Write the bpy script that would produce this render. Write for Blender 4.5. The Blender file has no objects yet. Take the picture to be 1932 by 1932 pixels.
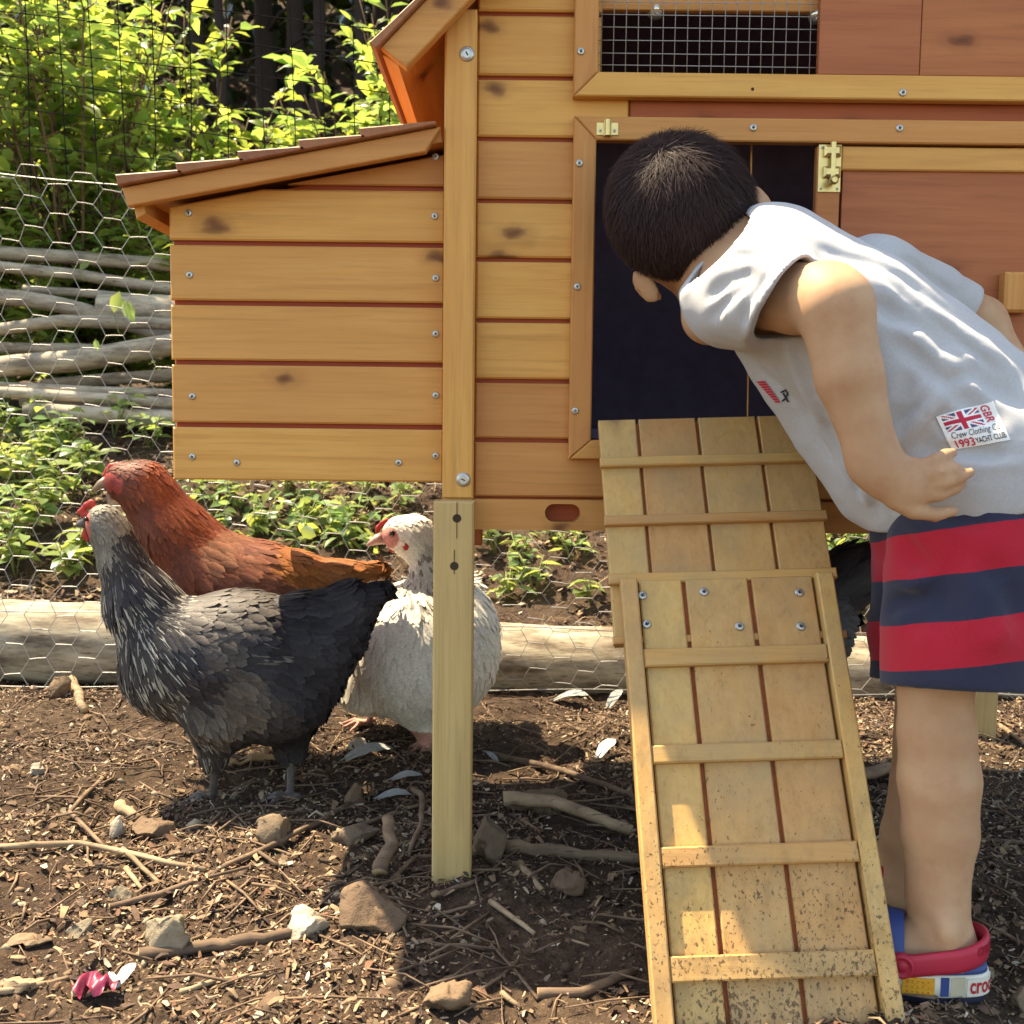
import bpy, math, random
import numpy as np
from mathutils import Vector, Matrix
from mathutils.bvhtree import BVHTree
from math import radians, sin, cos, pi

random.seed(7); rng = np.random.default_rng(7)
scene = bpy.context.scene
COL = scene.collection

# ------------------------------------------------------------------ camera
FOC = 2050.0                       # focal length in picture units (picture is 1932 units wide)
PITCH, ROLL = radians(5.1), 0.0115
EYE = Vector((0, -1.25, 0.53))
ROT = Matrix.Rotation(pi/2-PITCH, 3, 'X') @ Matrix.Rotation(ROLL, 3, 'Z')
cd = bpy.data.cameras.new('camera'); cam = bpy.data.objects.new('camera', cd); COL.objects.link(cam)
cam.matrix_world = Matrix.Translation(EYE) @ ROT.to_4x4()
cd.sensor_fit = 'HORIZONTAL'; cd.sensor_width = 36.0; cd.lens = 36.0*FOC/1932.0
cd.dof.use_dof = True; cd.dof.focus_distance = 1.22; cd.dof.aperture_fstop = 15.0
cd.clip_start = 0.02; cd.clip_end = 200
scene.camera = cam

# ------------------------------------------------------------------ light
SUN_EL, SUN_AZ = radians(62), radians(-54)       # azimuth measured from +Y (away from the camera) towards +X
w = bpy.data.worlds.new('World'); scene.world = w; w.use_nodes = True
nt = w.node_tree; bg = nt.nodes['Background']
sky = nt.nodes.new('ShaderNodeTexSky'); sky.sky_type = 'NISHITA'; sky.sun_disc = False
sky.sun_elevation = SUN_EL; sky.sun_rotation = SUN_AZ
nt.links.new(sky.outputs[0], bg.inputs[0]); bg.inputs[1].default_value = 0.15
sl = bpy.data.lights.new('sun', 'SUN'); sl.energy = 5.0; sl.angle = radians(0.5); sl.color = (1, .93, .80)
so = bpy.data.objects.new('sun', sl); COL.objects.link(so)
SUNV = Vector((sin(SUN_AZ)*cos(SUN_EL), cos(SUN_AZ)*cos(SUN_EL), sin(SUN_EL)))
so.rotation_euler = SUNV.to_track_quat('Z', 'Y').to_euler()
vs = scene.view_settings
vs.view_transform = 'Standard'; vs.look = 'None'; vs.gamma = 1; vs.use_curve_mapping = False; vs.exposure = 1.8
if hasattr(vs, 'use_white_balance'): vs.use_white_balance = True; vs.white_balance_temperature = 8300; vs.white_balance_tint = 8
scene.cycles.max_bounces = 8; scene.cycles.diffuse_bounces = 4; scene.cycles.transparent_max_bounces = 12
scene.cycles.use_denoising = True

# ------------------------------------------------------------------ picture point -> place in the world
def ray(u, v): return ROT @ Vector(((u-966)/FOC, -(v-966)/FOC, -1))
def P(u, v, Y):
    d = ray(u, v); return EYE + d*((Y-EYE.y)/d.y)
def G(u, v, z=0.0):
    d = ray(u, v); return EYE + d*((z-EYE.z)/d.z)
def PX(y): return FOC/(y-EYE.y)                 # picture units per metre at depth y

# ------------------------------------------------------------------ objects
WM = {}
def props(o, label=None, cat=None, group=None, kind=None):
    for k, x in (('label', label), ('category', cat), ('group', group), ('kind', kind)):
        if x: o[k] = x
    return o
def attach(o, parent):
    if parent is not None:
        o.parent = parent
        o.matrix_parent_inverse = WM[parent.name].inverted()
    WM[o.name] = o.matrix_basis.copy()
    return o
def thing(name, loc, label, cat, group=None):
    o = bpy.data.objects.new(name, None); COL.objects.link(o); o.location = loc; o.empty_display_size = .05
    WM[o.name] = Matrix.Translation(loc)
    return props(o, label, cat, group)
def link(name, me, parent=None, loc=None, **kw):
    o = bpy.data.objects.new(name, me); COL.objects.link(o)
    if loc is not None: o.matrix_basis = loc if isinstance(loc, Matrix) else Matrix.Translation(loc)
    attach(o, parent)
    return props(o, **kw)
def np_mesh(name, V, Fq, mats, smooth=False, col=None, midx=None):
    """V (n,3); Fq: list of arrays of faces with equal size, or list of tuples"""
    me = bpy.data.meshes.new(name)
    V = np.asarray(V, np.float32)
    if isinstance(Fq, list) and (not Fq or not isinstance(Fq[0], np.ndarray)):
        me.from_pydata(V.tolist(), [], [tuple(int(i) for i in f) for f in Fq])
    else:
        if isinstance(Fq, np.ndarray): Fq = [Fq]
        tot = np.concatenate([np.full(len(f), f.shape[1], np.int32) for f in Fq])
        idx = np.concatenate([f.ravel() for f in Fq]).astype(np.int32)
        me.vertices.add(len(V)); me.vertices.foreach_set('co', V.ravel())
        me.loops.add(len(idx)); me.loops.foreach_set('vertex_index', idx)
        me.polygons.add(len(tot)); me.polygons.foreach_set('loop_start', np.concatenate([[0], np.cumsum(tot)[:-1]]).astype(np.int32))
        me.update(calc_edges=True); me.validate()
    for m in (mats if isinstance(mats, (list, tuple)) else [mats]): me.materials.append(m)
    if midx is not None: me.polygons.foreach_set('material_index', np.asarray(midx, np.int32))
    if smooth: me.polygons.foreach_set('use_smooth', np.ones(len(me.polygons), bool))
    if col is not None:
        a = me.color_attributes.new('tint', 'FLOAT_COLOR', 'POINT')
        c = np.ones((len(V), 4), np.float32); c[:, :3] = col
        a.data.foreach_set('color', c.ravel())
    me.update()
    return me

class MB:
    def __init__(s): s.v = []; s.f = []; s.m = []
    def add(s, vs, fs, m=0):
        b = len(s.v); s.v += [tuple(x) for x in vs]
        for f in fs: s.f.append(tuple(b+i for i in f)); s.m.append(m)
    def prism(s, poly, y0, y1, bev=.0015, m=0, T=None):
        """poly: convex (x,z) outline, front at y0 (towards the camera), chamfered front edges"""
        a = sum(poly[i][0]*poly[(i+1) % len(poly)][1]-poly[(i+1) % len(poly)][0]*poly[i][1] for i in range(len(poly)))
        if a < 0: poly = poly[::-1]
        n = len(poly); ins = []
        for i in range(n):
            p0, p, p1 = Vector(poly[i-1]), Vector(poly[i]), Vector(poly[(i+1) % n])
            e0, e1 = (p-p0).normalized(), (p1-p).normalized()
            n0, n1 = Vector((-e0.y, e0.x)), Vector((-e1.y, e1.x))
            b = (n0+n1); b = b/max(.3, b.dot(n0)) if b.length > 1e-6 else n0
            ins.append(p+b*bev)
        V = [(p.x, y0, p.y) for p in ins]+[(p[0], y0+bev, p[1]) for p in poly]+[(p[0], y1, p[1]) for p in poly]
        Fs = [tuple(range(n)), tuple(range(3*n-1, 2*n-1, -1))]
        for k in (0, n):
            for i in range(n):
                j = (i+1) % n; Fs.append((k+j, k+i, k+n+i, k+n+j))
        if T: V = [T(*q) for q in V]
        s.add(V, Fs, m)
    def box(s, x0, x1, y0, y1, z0, z1, bev=.0015, m=0, T=None):
        s.prism([(x0, z0), (x1, z0), (x1, z1), (x0, z1)], y0, y1, bev, m, T)
    def tube(s, pts, rad, n=8, m=0, cap=True, jit=0.0):
        pts = [Vector(p) for p in pts]; k = len(pts)
        if not hasattr(rad, '__len__'): rad = [rad]*k
        t0 = (pts[1]-pts[0]).normalized(); ref = t0.orthogonal().normalized(); V = []
        for i, p in enumerate(pts):
            t = (pts[min(i+1, k-1)]-pts[max(i-1, 0)]).normalized()
            ref = (ref-t*ref.dot(t)).normalized(); b = t.cross(ref)
            for q in range(n):
                a = 2*pi*q/n; r = rad[i]*(1+jit*random.uniform(-1, 1)); V.append(p+ref*cos(a)*r+b*sin(a)*r)
        Fs = []
        for i in range(k-1):
            for q in range(n):
                r = (q+1) % n; Fs.append((i*n+q, i*n+r, (i+1)*n+r, (i+1)*n+q))
        if cap: Fs += [tuple(range(n-1, -1, -1)), tuple((k-1)*n+q for q in range(n))]
        s.add(V, Fs, m)
    def lathe(s, prof, n=16, m=0, M=None):
        """prof: (r, h) pairs, axis -y (towards the camera) unless M"""
        V = []; Fs = []
        for r, h in prof:
            for q in range(n):
                a = 2*pi*q/n; p = Vector((r*cos(a), -h, r*sin(a))); V.append(M @ p if M else p)
        for i in range(len(prof)-1):
            for q in range(n):
                r = (q+1) % n; Fs.append((i*n+q, i*n+r, (i+1)*n+r, (i+1)*n+q))
        Fs.append(tuple((len(prof)-1)*n+q for q in range(n)))
        s.add(V, Fs, m)
    def mesh(s, name, mats, smooth=False):
        return np_mesh(name, np.array(s.v, np.float32).reshape(-1, 3), s.f, mats, smooth, midx=s.m)
    def build(s, name, mats, parent=None, smooth=False, loc=None, **kw):
        return link(name, s.mesh(name, mats, smooth), parent, loc, **kw)

# ------------------------------------------------------------------ signed-distance modelling
class Field:
    def __init__(s, lo, hi, h):
        s.lo = np.array(lo, float); s.h = h
        s.n = np.ceil((np.array(hi)-s.lo)/h).astype(int)+1
        s.D = np.full(s.n, .05, np.float32)
    def sub(s, lo, hi):
        a = np.clip(np.floor((np.array(lo)-s.lo)/s.h).astype(int), 0, s.n); b = np.clip(np.ceil((np.array(hi)-s.lo)/s.h).astype(int)+1, 0, s.n)
        sl = tuple(slice(i, j) for i, j in zip(a, b))
        g = np.meshgrid(*[s.lo[i]+s.h*np.arange(a[i], b[i]) for i in range(3)], indexing='ij', sparse=True)
        return sl, g
    def union(s, sl, d, k):
        a = s.D[sl]
        if k <= 0: s.D[sl] = np.minimum(a, d); return
        h = np.clip(.5+.5*(a-d)/k, 0, 1); s.D[sl] = a*(1-h)+d*h-k*h*(1-h)
    def carve(s, sl, d, k):
        a = s.D[sl]; d = -d
        if k <= 0: s.D[sl] = np.maximum(a, d); return
        h = np.clip(.5-.5*(a-d)/k, 0, 1); s.D[sl] = a*(1-h)+d*h+k*h*(1-h)
    def cone(s, a, b, ra, rb, k=.01, flat=None, op='union', ret=False):
        """flat = (direction, factor <1): squashed along that direction"""
        a, b = np.array(a, float), np.array(b, float); m = max(ra, rb)+2*k+.02
        sl, (X, Y, Z) = s.sub(np.minimum(a, b)-m, np.maximum(a, b)+m)
        x, y, z = X-a[0], Y-a[1], Z-a[2]; d = b-a
        if flat:
            n = np.array(flat[0], float); n /= np.linalg.norm(n); g = 1/flat[1]-1
            q = (x*n[0]+y*n[1]+z*n[2])*g; x, y, z = x+q*n[0], y+q*n[1], z+q*n[2]
            d = d+n*(d@n)*g
        L = d@d+1e-12; t = np.clip((x*d[0]+y*d[1]+z*d[2])/L, 0, 1)
        D = np.sqrt((x-t*d[0])**2+(y-t*d[1])**2+(z-t*d[2])**2)-(ra+(rb-ra)*t)
        if flat: D = D*(.5+.5*flat[1])
        D = D.astype(np.float32)
        if ret: return sl, D
        getattr(s, op)(sl, D, k)
    def chain(s, pts, rad, k=.01, flat=None, op='union', kj=None):
        """kj: one limb joined hard at its own joints (no swelling there), then blended into the rest with k"""
        if kj is None:
            for i in range(len(pts)-1): s.cone(pts[i], pts[i+1], rad[i], rad[i+1], k, flat, op)
            return
        P_ = np.array(pts, float); m = max(rad)+2*k+.02; sl, g = s.sub(P_.min(0)-m, P_.max(0)+m); old = s.D; lo_, n_ = s.lo, s.n
        t = Field.__new__(Field); t.h = s.h; t.lo = s.lo+s.h*np.array([q.start for q in sl]); t.n = np.array([q.stop-q.start for q in sl]); t.D = np.full(t.n, .05, np.float32)
        for i in range(len(pts)-1): t.cone(pts[i], pts[i+1], rad[i], rad[i+1], kj, flat)
        getattr(s, op)(sl, t.D, k)
    def ell(s, c, r, R=None, k=.01, op='union'):
        """R: rows are the ellipsoid's axes"""
        c = np.array(c, float); r = np.array(r, float); m = r.max()+2*k+.02
        sl, (X, Y, Z) = s.sub(c-m, c+m); x, y, z = X-c[0], Y-c[1], Z-c[2]
        if R is not None:
            R = np.array(R, float); x, y, z = [R[i][0]*x+R[i][1]*y+R[i][2]*z for i in range(3)]
        k0 = np.sqrt((x/r[0])**2+(y/r[1])**2+(z/r[2])**2); k1 = np.sqrt((x/r[0]**2)**2+(y/r[1]**2)**2+(z/r[2]**2)**2)
        D = (k0*(k0-1)/np.maximum(k1, 1e-6)).astype(np.float32)
        getattr(s, op)(sl, D, k)
    def crease(s, a, b, w, amp):
        """amp > 0: groove, < 0: ridge; fades out at both ends"""
        a, b = np.array(a, float), np.array(b, float); m = 3*w
        sl, (X, Y, Z) = s.sub(np.minimum(a, b)-m, np.maximum(a, b)+m)
        x, y, z = X-a[0], Y-a[1], Z-a[2]; d = b-a; t = np.clip((x*d[0]+y*d[1]+z*d[2])/(d@d), 0, 1)
        q = (x-t*d[0])**2+(y-t*d[1])**2+(z-t*d[2])**2
        s.D[sl] += (amp*np.exp(-q/w**2)*np.sin(pi*np.clip(t*.9+.05, 0, 1))**.7).astype(np.float32)
    def cut(s, p, n, lo=None, hi=None, k=0.002):
        """removes what lies on the side the normal n points to, inside the box lo..hi"""
        sl, (X, Y, Z) = s.sub(lo if lo is not None else s.lo, hi if hi is not None else s.lo+s.h*s.n)
        n = np.array(n, float); n /= np.linalg.norm(n); p = np.array(p, float)
        d = -((X-p[0])*n[0]+(Y-p[1])*n[1]+(Z-p[2])*n[2]); s.carve(sl, d.astype(np.float32), k)
    def shell(s, t): s.D = np.maximum(s.D, -(s.D+t))
    def surface(s):
        D = np.pad(s.D, 1, constant_values=.05); S = D < 0; o = s.lo-s.h
        def cs(A, i, j, k): return A[i:A.shape[0]-1+i, j:A.shape[1]-1+j, k:A.shape[2]-1+k]
        C8 = [(i, j, k) for i in (0, 1) for j in (0, 1) for k in (0, 1)]
        cnt = sum(cs(S, *c).astype(np.int8) for c in C8); act = (cnt > 0) & (cnt < 8)
        I = np.argwhere(act); idx = np.full(act.shape, -1, np.int32); idx[act] = np.arange(len(I))
        val = {c: D[I[:, 0]+c[0], I[:, 1]+c[1], I[:, 2]+c[2]] for c in C8}
        acc = np.zeros((len(I), 3)); num = np.zeros(len(I))
        for c in C8:
            for ax in range(3):
                if c[ax] == 0:
                    e = list(c); e[ax] = 1; e = tuple(e); a, b = val[c], val[e]; m = (a < 0) != (b < 0)
                    t = np.where(m, a/np.where(m, a-b, 1), 0); p = np.tile(np.array(c, float), (len(I), 1)); p[:, ax] = t
                    acc[m] += p[m]; num += m
        V = o+s.h*(I+acc/num[:, None])
        Fs = []
        for ax in range(3):
            b, c = (ax+1) % 3, (ax+2) % 3
            sa = [slice(1, -1)]*3; sb = [slice(1, -1)]*3; sa[ax] = slice(0, -1); sb[ax] = slice(1, None)
            A, B = S[tuple(sa)], S[tuple(sb)]
            for flip, m in ((False, A & ~B), (True, B & ~A)):
                E = np.argwhere(m)
                off = np.ones(3, int); off[ax] = 0; E = E+off
                def cell(db, dc):
                    q = E.copy(); q[:, b] -= db; q[:, c] -= dc; return idx[q[:, 0], q[:, 1], q[:, 2]]
                q = np.stack([cell(1, 1), cell(0, 1), cell(0, 0), cell(1, 0)], 1)
                Fs.append(q[:, ::-1] if flip else q)
        return V, np.concatenate(Fs)

def smooth_mesh(V, Fq, it=2, lam=.5):
    E = np.concatenate([np.stack([Fq[:, i], Fq[:, (i+1) % 4]], 1) for i in range(4)])
    deg = np.bincount(E.ravel(), minlength=len(V))[:, None]
    for _ in range(it):
        A = np.zeros_like(V)
        for ax in range(3): A[:, ax] = np.bincount(E[:, 0], V[E[:, 1], ax], len(V))+np.bincount(E[:, 1], V[E[:, 0], ax], len(V))
        V = V+(A/np.maximum(deg, 1)-V)*lam
    return V
def normals(V, Fq):
    n = np.cross(V[Fq[:, 2]]-V[Fq[:, 0]], V[Fq[:, 3]]-V[Fq[:, 1]]); N = np.zeros_like(V)
    for i in range(4):
        for ax in range(3): N[:, ax] += np.bincount(Fq[:, i], n[:, ax], len(V))
    return N/np.maximum(np.linalg.norm(N, axis=1)[:, None], 1e-12)

# smooth value noise on arrays of points (n,3)
_perm = rng.random((64, 64, 64)).astype(np.float32)
def vnoise(p, sc):
    q = np.asarray(p, float)*sc; i = np.floor(q).astype(int); f = q-i; f = f*f*(3-2*f); r = 0
    for a in (0, 1):
        for b in (0, 1):
            for c in (0, 1):
                wgt = (f[:, 0] if a else 1-f[:, 0])*(f[:, 1] if b else 1-f[:, 1])*(f[:, 2] if c else 1-f[:, 2])
                r = r+wgt*_perm[(i[:, 0]+a) % 64, (i[:, 1]+b) % 64, (i[:, 2]+c) % 64]
    return r
# ------------------------------------------------------------------ materials
class NT:
    def __init__(s, name):
        s.m = bpy.data.materials.new(name); s.m.use_nodes = True; s.t = s.m.node_tree
        s.b = s.t.nodes['Principled BSDF']; s.out = s.t.nodes['Material Output']
    def n(s, typ, **kw):
        x = s.t.nodes.new('ShaderNode'+typ)
        for k, v in kw.items():
            if k.startswith('i_'):
                key = k[2:]; key = int(key) if key.isdigit() else key.replace('_', ' '); s.set(x.inputs[key], v)
            else: setattr(x, k, v)
        return x
    def set(s, inp, v):
        if isinstance(v, bpy.types.NodeSocket): s.t.links.new(v, inp)
        else: inp.default_value = v
    def coord(s, scale=(1, 1, 1), rand=30.0, rot=(0, 0, 0)):
        tc = s.n('TexCoord'); oi = s.n('ObjectInfo')
        m = s.n('VectorMath', operation='MULTIPLY', i_0=oi.outputs['Random'], i_1=(rand, rand*.7, rand*.9))
        a = s.n('VectorMath', operation='ADD', i_0=tc.outputs['Object'], i_1=m.outputs[0])
        return s.n('Mapping', i_Vector=a.outputs[0], i_Scale=scale, i_Rotation=rot).outputs[0]
    def noise(s, vec, scale, detail=4, rough=.55, dist=0.0):
        return s.n('TexNoise', i_Vector=vec, i_Scale=scale, i_Detail=detail, i_Roughness=rough, i_Distortion=dist).outputs[0]
    def ramp(s, fac, stops, interp='LINEAR'):
        r = s.n('ValToRGB'); s.set(r.inputs[0], fac); cr = r.color_ramp; cr.interpolation = interp
        while len(cr.elements) > 1: cr.elements.remove(cr.elements[-1])
        for i, (p, c) in enumerate(stops):
            e = cr.elements[0] if i == 0 else cr.elements.new(p)
            e.position = p; e.color = (*c, 1) if hasattr(c, '__len__') else (c, c, c, 1)
        return r.outputs[0]
    def mix(s, fac, a, b, mode='MIX'):
        x = s.n('Mix', data_type='RGBA', blend_type=mode)
        s.set(x.inputs[0], fac)
        for i, c in ((6, a), (7, b)): s.set(x.inputs[i], c if isinstance(c, bpy.types.NodeSocket) else (*c, 1))
        return x.outputs[2]
    def math(s, op, a, b=0.0, c=0.0, clamp=False):
        x = s.n('Math', operation=op, use_clamp=clamp); s.set(x.inputs[0], a); s.set(x.inputs[1], b); s.set(x.inputs[2], c); return x.outputs[0]
    def bump(s, h, strength=.3, dist=.002):
        s.set(s.b.inputs['Normal'], s.n('Bump', i_Strength=strength, i_Distance=dist, i_Height=h).outputs[0])
    def base(s, c, rough=.6, spec=.3):
        s.set(s.b.inputs['Base Color'], c if isinstance(c, bpy.types.NodeSocket) else (*c, 1)); s.set(s.b.inputs['Roughness'], rough)
        s.b.inputs['Specular IOR Level'].default_value = spec
        return s.m

def plain(name, c, rough=.6, spec=.3, metal=0.0, var=.25, sc=40, bump=.1):
    s = NT(name); v = s.coord(); n = s.noise(v, sc, 5)
    s.b.inputs['Metallic'].default_value = metal
    if bump: s.bump(n, bump, .001)
    return s.base(s.mix(n, tuple(x*(1-var) for x in c), tuple(min(1, x*(1+var)) for x in c)), rough, spec)

def wood(name, light, dark, axis='X', dirt=0.0, grey=0.0, knots=1.0, rough=.55):
    s = NT(name); A = {'X': (1.2, 30, 30), 'Z': (30, 30, 1.2), 'Y': (30, 1.2, 30)}[axis]; Bk = {'X': (12, 22, 22), 'Z': (22, 22, 12), 'Y': (22, 12, 22)}[axis]
    v = s.coord(A); blot = s.noise(s.coord((3, 3, 3)), 2.2, 3); fine = s.noise(v, 9, 5, .65); g = s.noise(v, 2.0, 5, .6, .6)
    c = s.mix(s.ramp(g, [(.3, 0), (.7, 1)]), dark, light)
    c = s.mix(s.math('MULTIPLY', s.ramp(fine, [(.50, 0), (.70, 1)]), .34), c, tuple(x*.52 for x in dark)); st = s.noise(s.coord(tuple(q*.6 for q in A)), 3.3, 3, .5, 1.2); c = s.mix(s.math('MULTIPLY', s.ramp(st, [(.60, 0), (.67, 1)]), .24), c, tuple(x*.5 for x in dark))
    c = s.mix(s.ramp(blot, [(.35, 0), (.7, .55)]), c, tuple(x*.8 for x in light[:1])+tuple(x*.72 for x in light[1:]), 'MIX')
    vr = s.n('ObjectInfo').outputs['Random']; hsv = s.n('HueSaturation', i_Hue=s.math('MULTIPLY_ADD', vr, .016, .490), i_Value=s.math('MULTIPLY_ADD', vr, .26, .86), i_Color=c); c = hsv.outputs[0]
    if knots:
        kv = s.coord(Bk); wob = s.n('TexNoise', i_Vector=kv, i_Scale=2.0, i_Detail=2.0)
        kv2 = s.n('VectorMath', operation='MULTIPLY_ADD', i_0=wob.outputs[1], i_1=(.5, .5, .5), i_2=kv).outputs[0]
        ks = s.n('SeparateXYZ', i_0=kv2); ia, ic = {'X': (0, 2), 'Z': (2, 0), 'Y': (1, 0)}[axis]; kc = s.n('CombineXYZ', i_0=ks.outputs[ia], i_1=ks.outputs[ic]); vo = s.n('TexVoronoi', voronoi_dimensions='2D', i_Vector=kc.outputs[0], i_Scale=.42); pick = s.ramp(s.n('SeparateColor', i_0=vo.outputs['Color']).outputs[0], [(.0, 1), (min(.9, .55*knots), 0)], 'CONSTANT')
        k = s.math('MULTIPLY', s.ramp(vo.outputs['Distance'], [(.02, 1), (.055, .7), (.085, .25), (.16, .0)]), pick)
        c = s.mix(s.math('MULTIPLY', k, .85), c, (.11, .030, .012))
    if grey:
        gn = s.noise(s.coord((2, 2, 2)), 4.0, 5, .65)
        c = s.mix(s.math('MULTIPLY', s.ramp(gn, [(.42, 0), (.68, 1)]), grey), c, (.27, .22, .13))
    if dirt:
        z = s.n('SeparateXYZ', i_0=s.n('TexCoord').outputs['Object']).outputs[2]; low = s.math('MULTIPLY_ADD', z, -.55, .085, clamp=False)
        d1 = s.noise(s.coord((110, 110, 70)), 3.0, 4, .6, .4); d2 = s.noise(s.coord((6, 6, 5)), 1.6, 4, .6); d3 = s.noise(s.coord((40, 40, 9)), 1.5, 5, .7)
        sp = s.math('ADD', s.math('ADD', d1, s.math('MULTIPLY', d2, .42)), low)
        c = s.mix(s.math('MULTIPLY', s.ramp(s.math('ADD', d3, s.math('MULTIPLY', low, .9)), [(.50, 0), (.72, .6)]), dirt*.8), c, (.20, .125, .052))
        c = s.mix(s.math('MULTIPLY', s.ramp(sp, [(.83, 0), (.88, .9)]), dirt), c, (.062, .036, .018))
    s.bump(s.math('ADD', s.math('MULTIPLY', fine, .6), g), .35, .0012)
    return s.base(c, rough, .25)

W_L, W_D = (.66, .335, .098), (.57, .255, .066)
M_boardX = wood('stained_board', W_L, W_D, 'X')
M_boardZ = wood('stained_upright', W_L, W_D, 'Z', knots=.5)
M_boardY = wood('stained_rafter', W_L, W_D, 'Y', knots=.4)
M_groove = wood('stained_recess_shade', (.40, .085, .022), (.30, .055, .015), 'X', knots=0)  # redder stain, with the groove's shade and bounce put into the colour
M_red = wood('stained_red_board', (.44, .13, .040), (.34, .085, .025), 'X')
M_ply = wood('stained_plywood', (.48, .175, .062), (.38, .125, .044), 'X', knots=.35)
M_leg = wood('treated_pale_timber', (.56, .40, .175), (.46, .315, .125), 'Z', knots=.25)
M_ramp = wood('weathered_ramp_board', (.60, .365, .135), (.50, .27, .085), 'Z', dirt=.9, grey=.55, knots=.3)
M_rampX = wood('weathered_ramp_cleat', (.60, .36, .125), (.48, .25, .075), 'X', dirt=.9, grey=.5, knots=.3)
M_inner = plain('inside_timber_shadow_tone', (.15, .125, .19), .9, .1, var=.3)  # violet tone of a lifted shadow, put into the lining's colour
M_shingle = wood('weathered_shingle', (.36, .15, .07), (.27, .10, .045), 'Y', knots=0)
M_side = wood('stained_side_board_shade', (.15, .040, .020), (.12, .03, .015), 'Y', knots=0)  # darker than the other boards: shade below the eave put into the colour
M_steel = plain('zinc_screw', (.48, .46, .42), .38, .5, .85, .15, 300)
M_slot = plain('screw_slot', (.04, .035, .03), .8)
M_brass = plain('brass_fitting', (.62, .47, .20), .35, .5, .85, .25, 120)
M_hole = plain('dark_hole', (.045, .028, .018), .9)
M_wire = plain('galvanised_wire', (.34, .325, .30), .5, .4, .4, .2, 200)
M_black_wire = plain('black_plastic_mesh', (.014, .013, .015), .95, .03)

# foliage: thin leaves that let light through
def leafmat(name, c, tr=.55, trc=None, gloss=.25):
    s = NT(name); v = s.coord(rand=10); n = s.noise(v, 6, 3)
    at = s.n('Attribute', attribute_name='tint').outputs[0]
    col = s.mix(n, tuple(x*.75 for x in c), tuple(x*1.25 for x in c)); col = s.mix(1.0, col, at, 'MULTIPLY')
    t2 = s.mix(1.0, s.mix(n, tuple(x*.8 for x in (trc or c)), tuple(x*1.2 for x in (trc or c))), at, 'MULTIPLY')
    d = s.n('BsdfDiffuse'); s.set(d.inputs[0], col); t = s.n('BsdfTranslucent'); s.set(t.inputs[0], t2)
    m1 = s.n('MixShader'); s.set(m1.inputs[0], tr); s.t.links.new(d.outputs[0], m1.inputs[1]); s.t.links.new(t.outputs[0], m1.inputs[2])
    g = s.n('BsdfGlossy'); g.inputs['Roughness'].default_value = .28; g.inputs[0].default_value = (.9, .95, .9, 1)
    m2 = s.n('MixShader'); fr = s.n('Fresnel', i_IOR=1.4)
    s.set(m2.inputs[0], s.math('MULTIPLY', fr.outputs[0], gloss*2)); s.t.links.new(m1.outputs[0], m2.inputs[1]); s.t.links.new(g.outputs[0], m2.inputs[2])
    s.t.links.new(m2.outputs[0], s.out.inputs[0]); return s.m
M_leaf = leafmat('shrub_leaf', (.11, .16, .03), .6, (.43, .55, .10), .2)
M_weed = leafmat('weed_leaf', (.15, .21, .075), .5, (.48, .58, .14), .2)
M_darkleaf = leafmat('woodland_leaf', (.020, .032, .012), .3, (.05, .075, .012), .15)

def tinted(name, rough=.7, spec=.2, sheen=0.0, bump=0.0, bsc=200, mult=None):
    s = NT(name); at = s.n('Attribute', attribute_name='tint').outputs[0]; c = at; n = s.noise(s.coord(), bsc, 4)
    c = s.mix(1.0, at, s.ramp(n, [(.25, .72), (.75, 1.2)]), 'MULTIPLY')
    if bump: s.bump(n, bump, .002)
    if sheen: s.b.inputs['Sheen Weight'].default_value = sheen
    return s.base(c, rough, spec)
M_feather = tinted('feather', .6, .25, bump=.2, bsc=300)
M_litter = tinted('leaf_litter', .8, .2, bump=.3, bsc=150)
M_twig = tinted('twig_bark', .85, .15, bump=.5, bsc=120)
# ------------------------------------------------------------------ ground
def soilmat():
    s = NT('soil'); v = s.coord(rand=0); n1 = s.noise(v, 3, 6); n2 = s.noise(v, 60, 6, .7); n3 = s.noise(v, 260, 3, .7)
    c = s.mix(s.ramp(n1, [(.35, 0), (.65, 1)]), (.058, .036, .025), (.115, .076, .048))
    c = s.mix(s.ramp(n2, [(.3, 0), (.7, 1)]), (.028, .018, .014), c)
    c = s.mix(s.ramp(n3, [(.62, 0), (.72, .8)]), c, (.36, .25, .13))
    s.bump(s.math('ADD', n2, s.math('MULTIPLY', n3, .5)), .9, .008)
    return s.base(c, .95, .1)
M_soil = soilmat()
RISE = np.array([(-60, 0), (.85, 0), (1.3, .12), (1.8, .33), (2.2, .47), (2.8, .55), (5, .75), (8, 1.2), (12, 3.0), (18, 8), (30, 17), (60, 24)])
def ground_h(x, y):
    x = np.asarray(x, float); y = np.asarray(y, float); p = np.stack([x.ravel(), y.ravel(), np.zeros(x.size)], 1)
    near = np.clip((2.5-np.abs(y.ravel()))/2, 0, 1)
    h = np.interp(y.ravel(), RISE[:, 0], RISE[:, 1])+(vnoise(p, 6)-.5)*.022+(vnoise(p+5, 17)-.5)*.014*near+(np.abs(vnoise(p+9, 38)-.5)-.2)*.014*near+(vnoise(p+2, 80)-.5)*.006*near
    h += (vnoise(p+3, 1.1)-.5)*.35*np.clip((y.ravel()-2.5)/4, 0, 1)
    return h.reshape(x.shape)
def gh(x, y): return float(ground_h(np.array([x]), np.array([y]))[0])
def grow(a, b, s0, k):
    r = [a]; s = s0
    while r[-1] < b: r.append(r[-1]+s); s *= k
    return r
gx = np.array([-q for q in grow(1.3, 60, .03, 1.12)][::-1]+list(np.arange(-1.285, 1.29, .008))+grow(1.3, 60, .03, 1.12))
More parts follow.
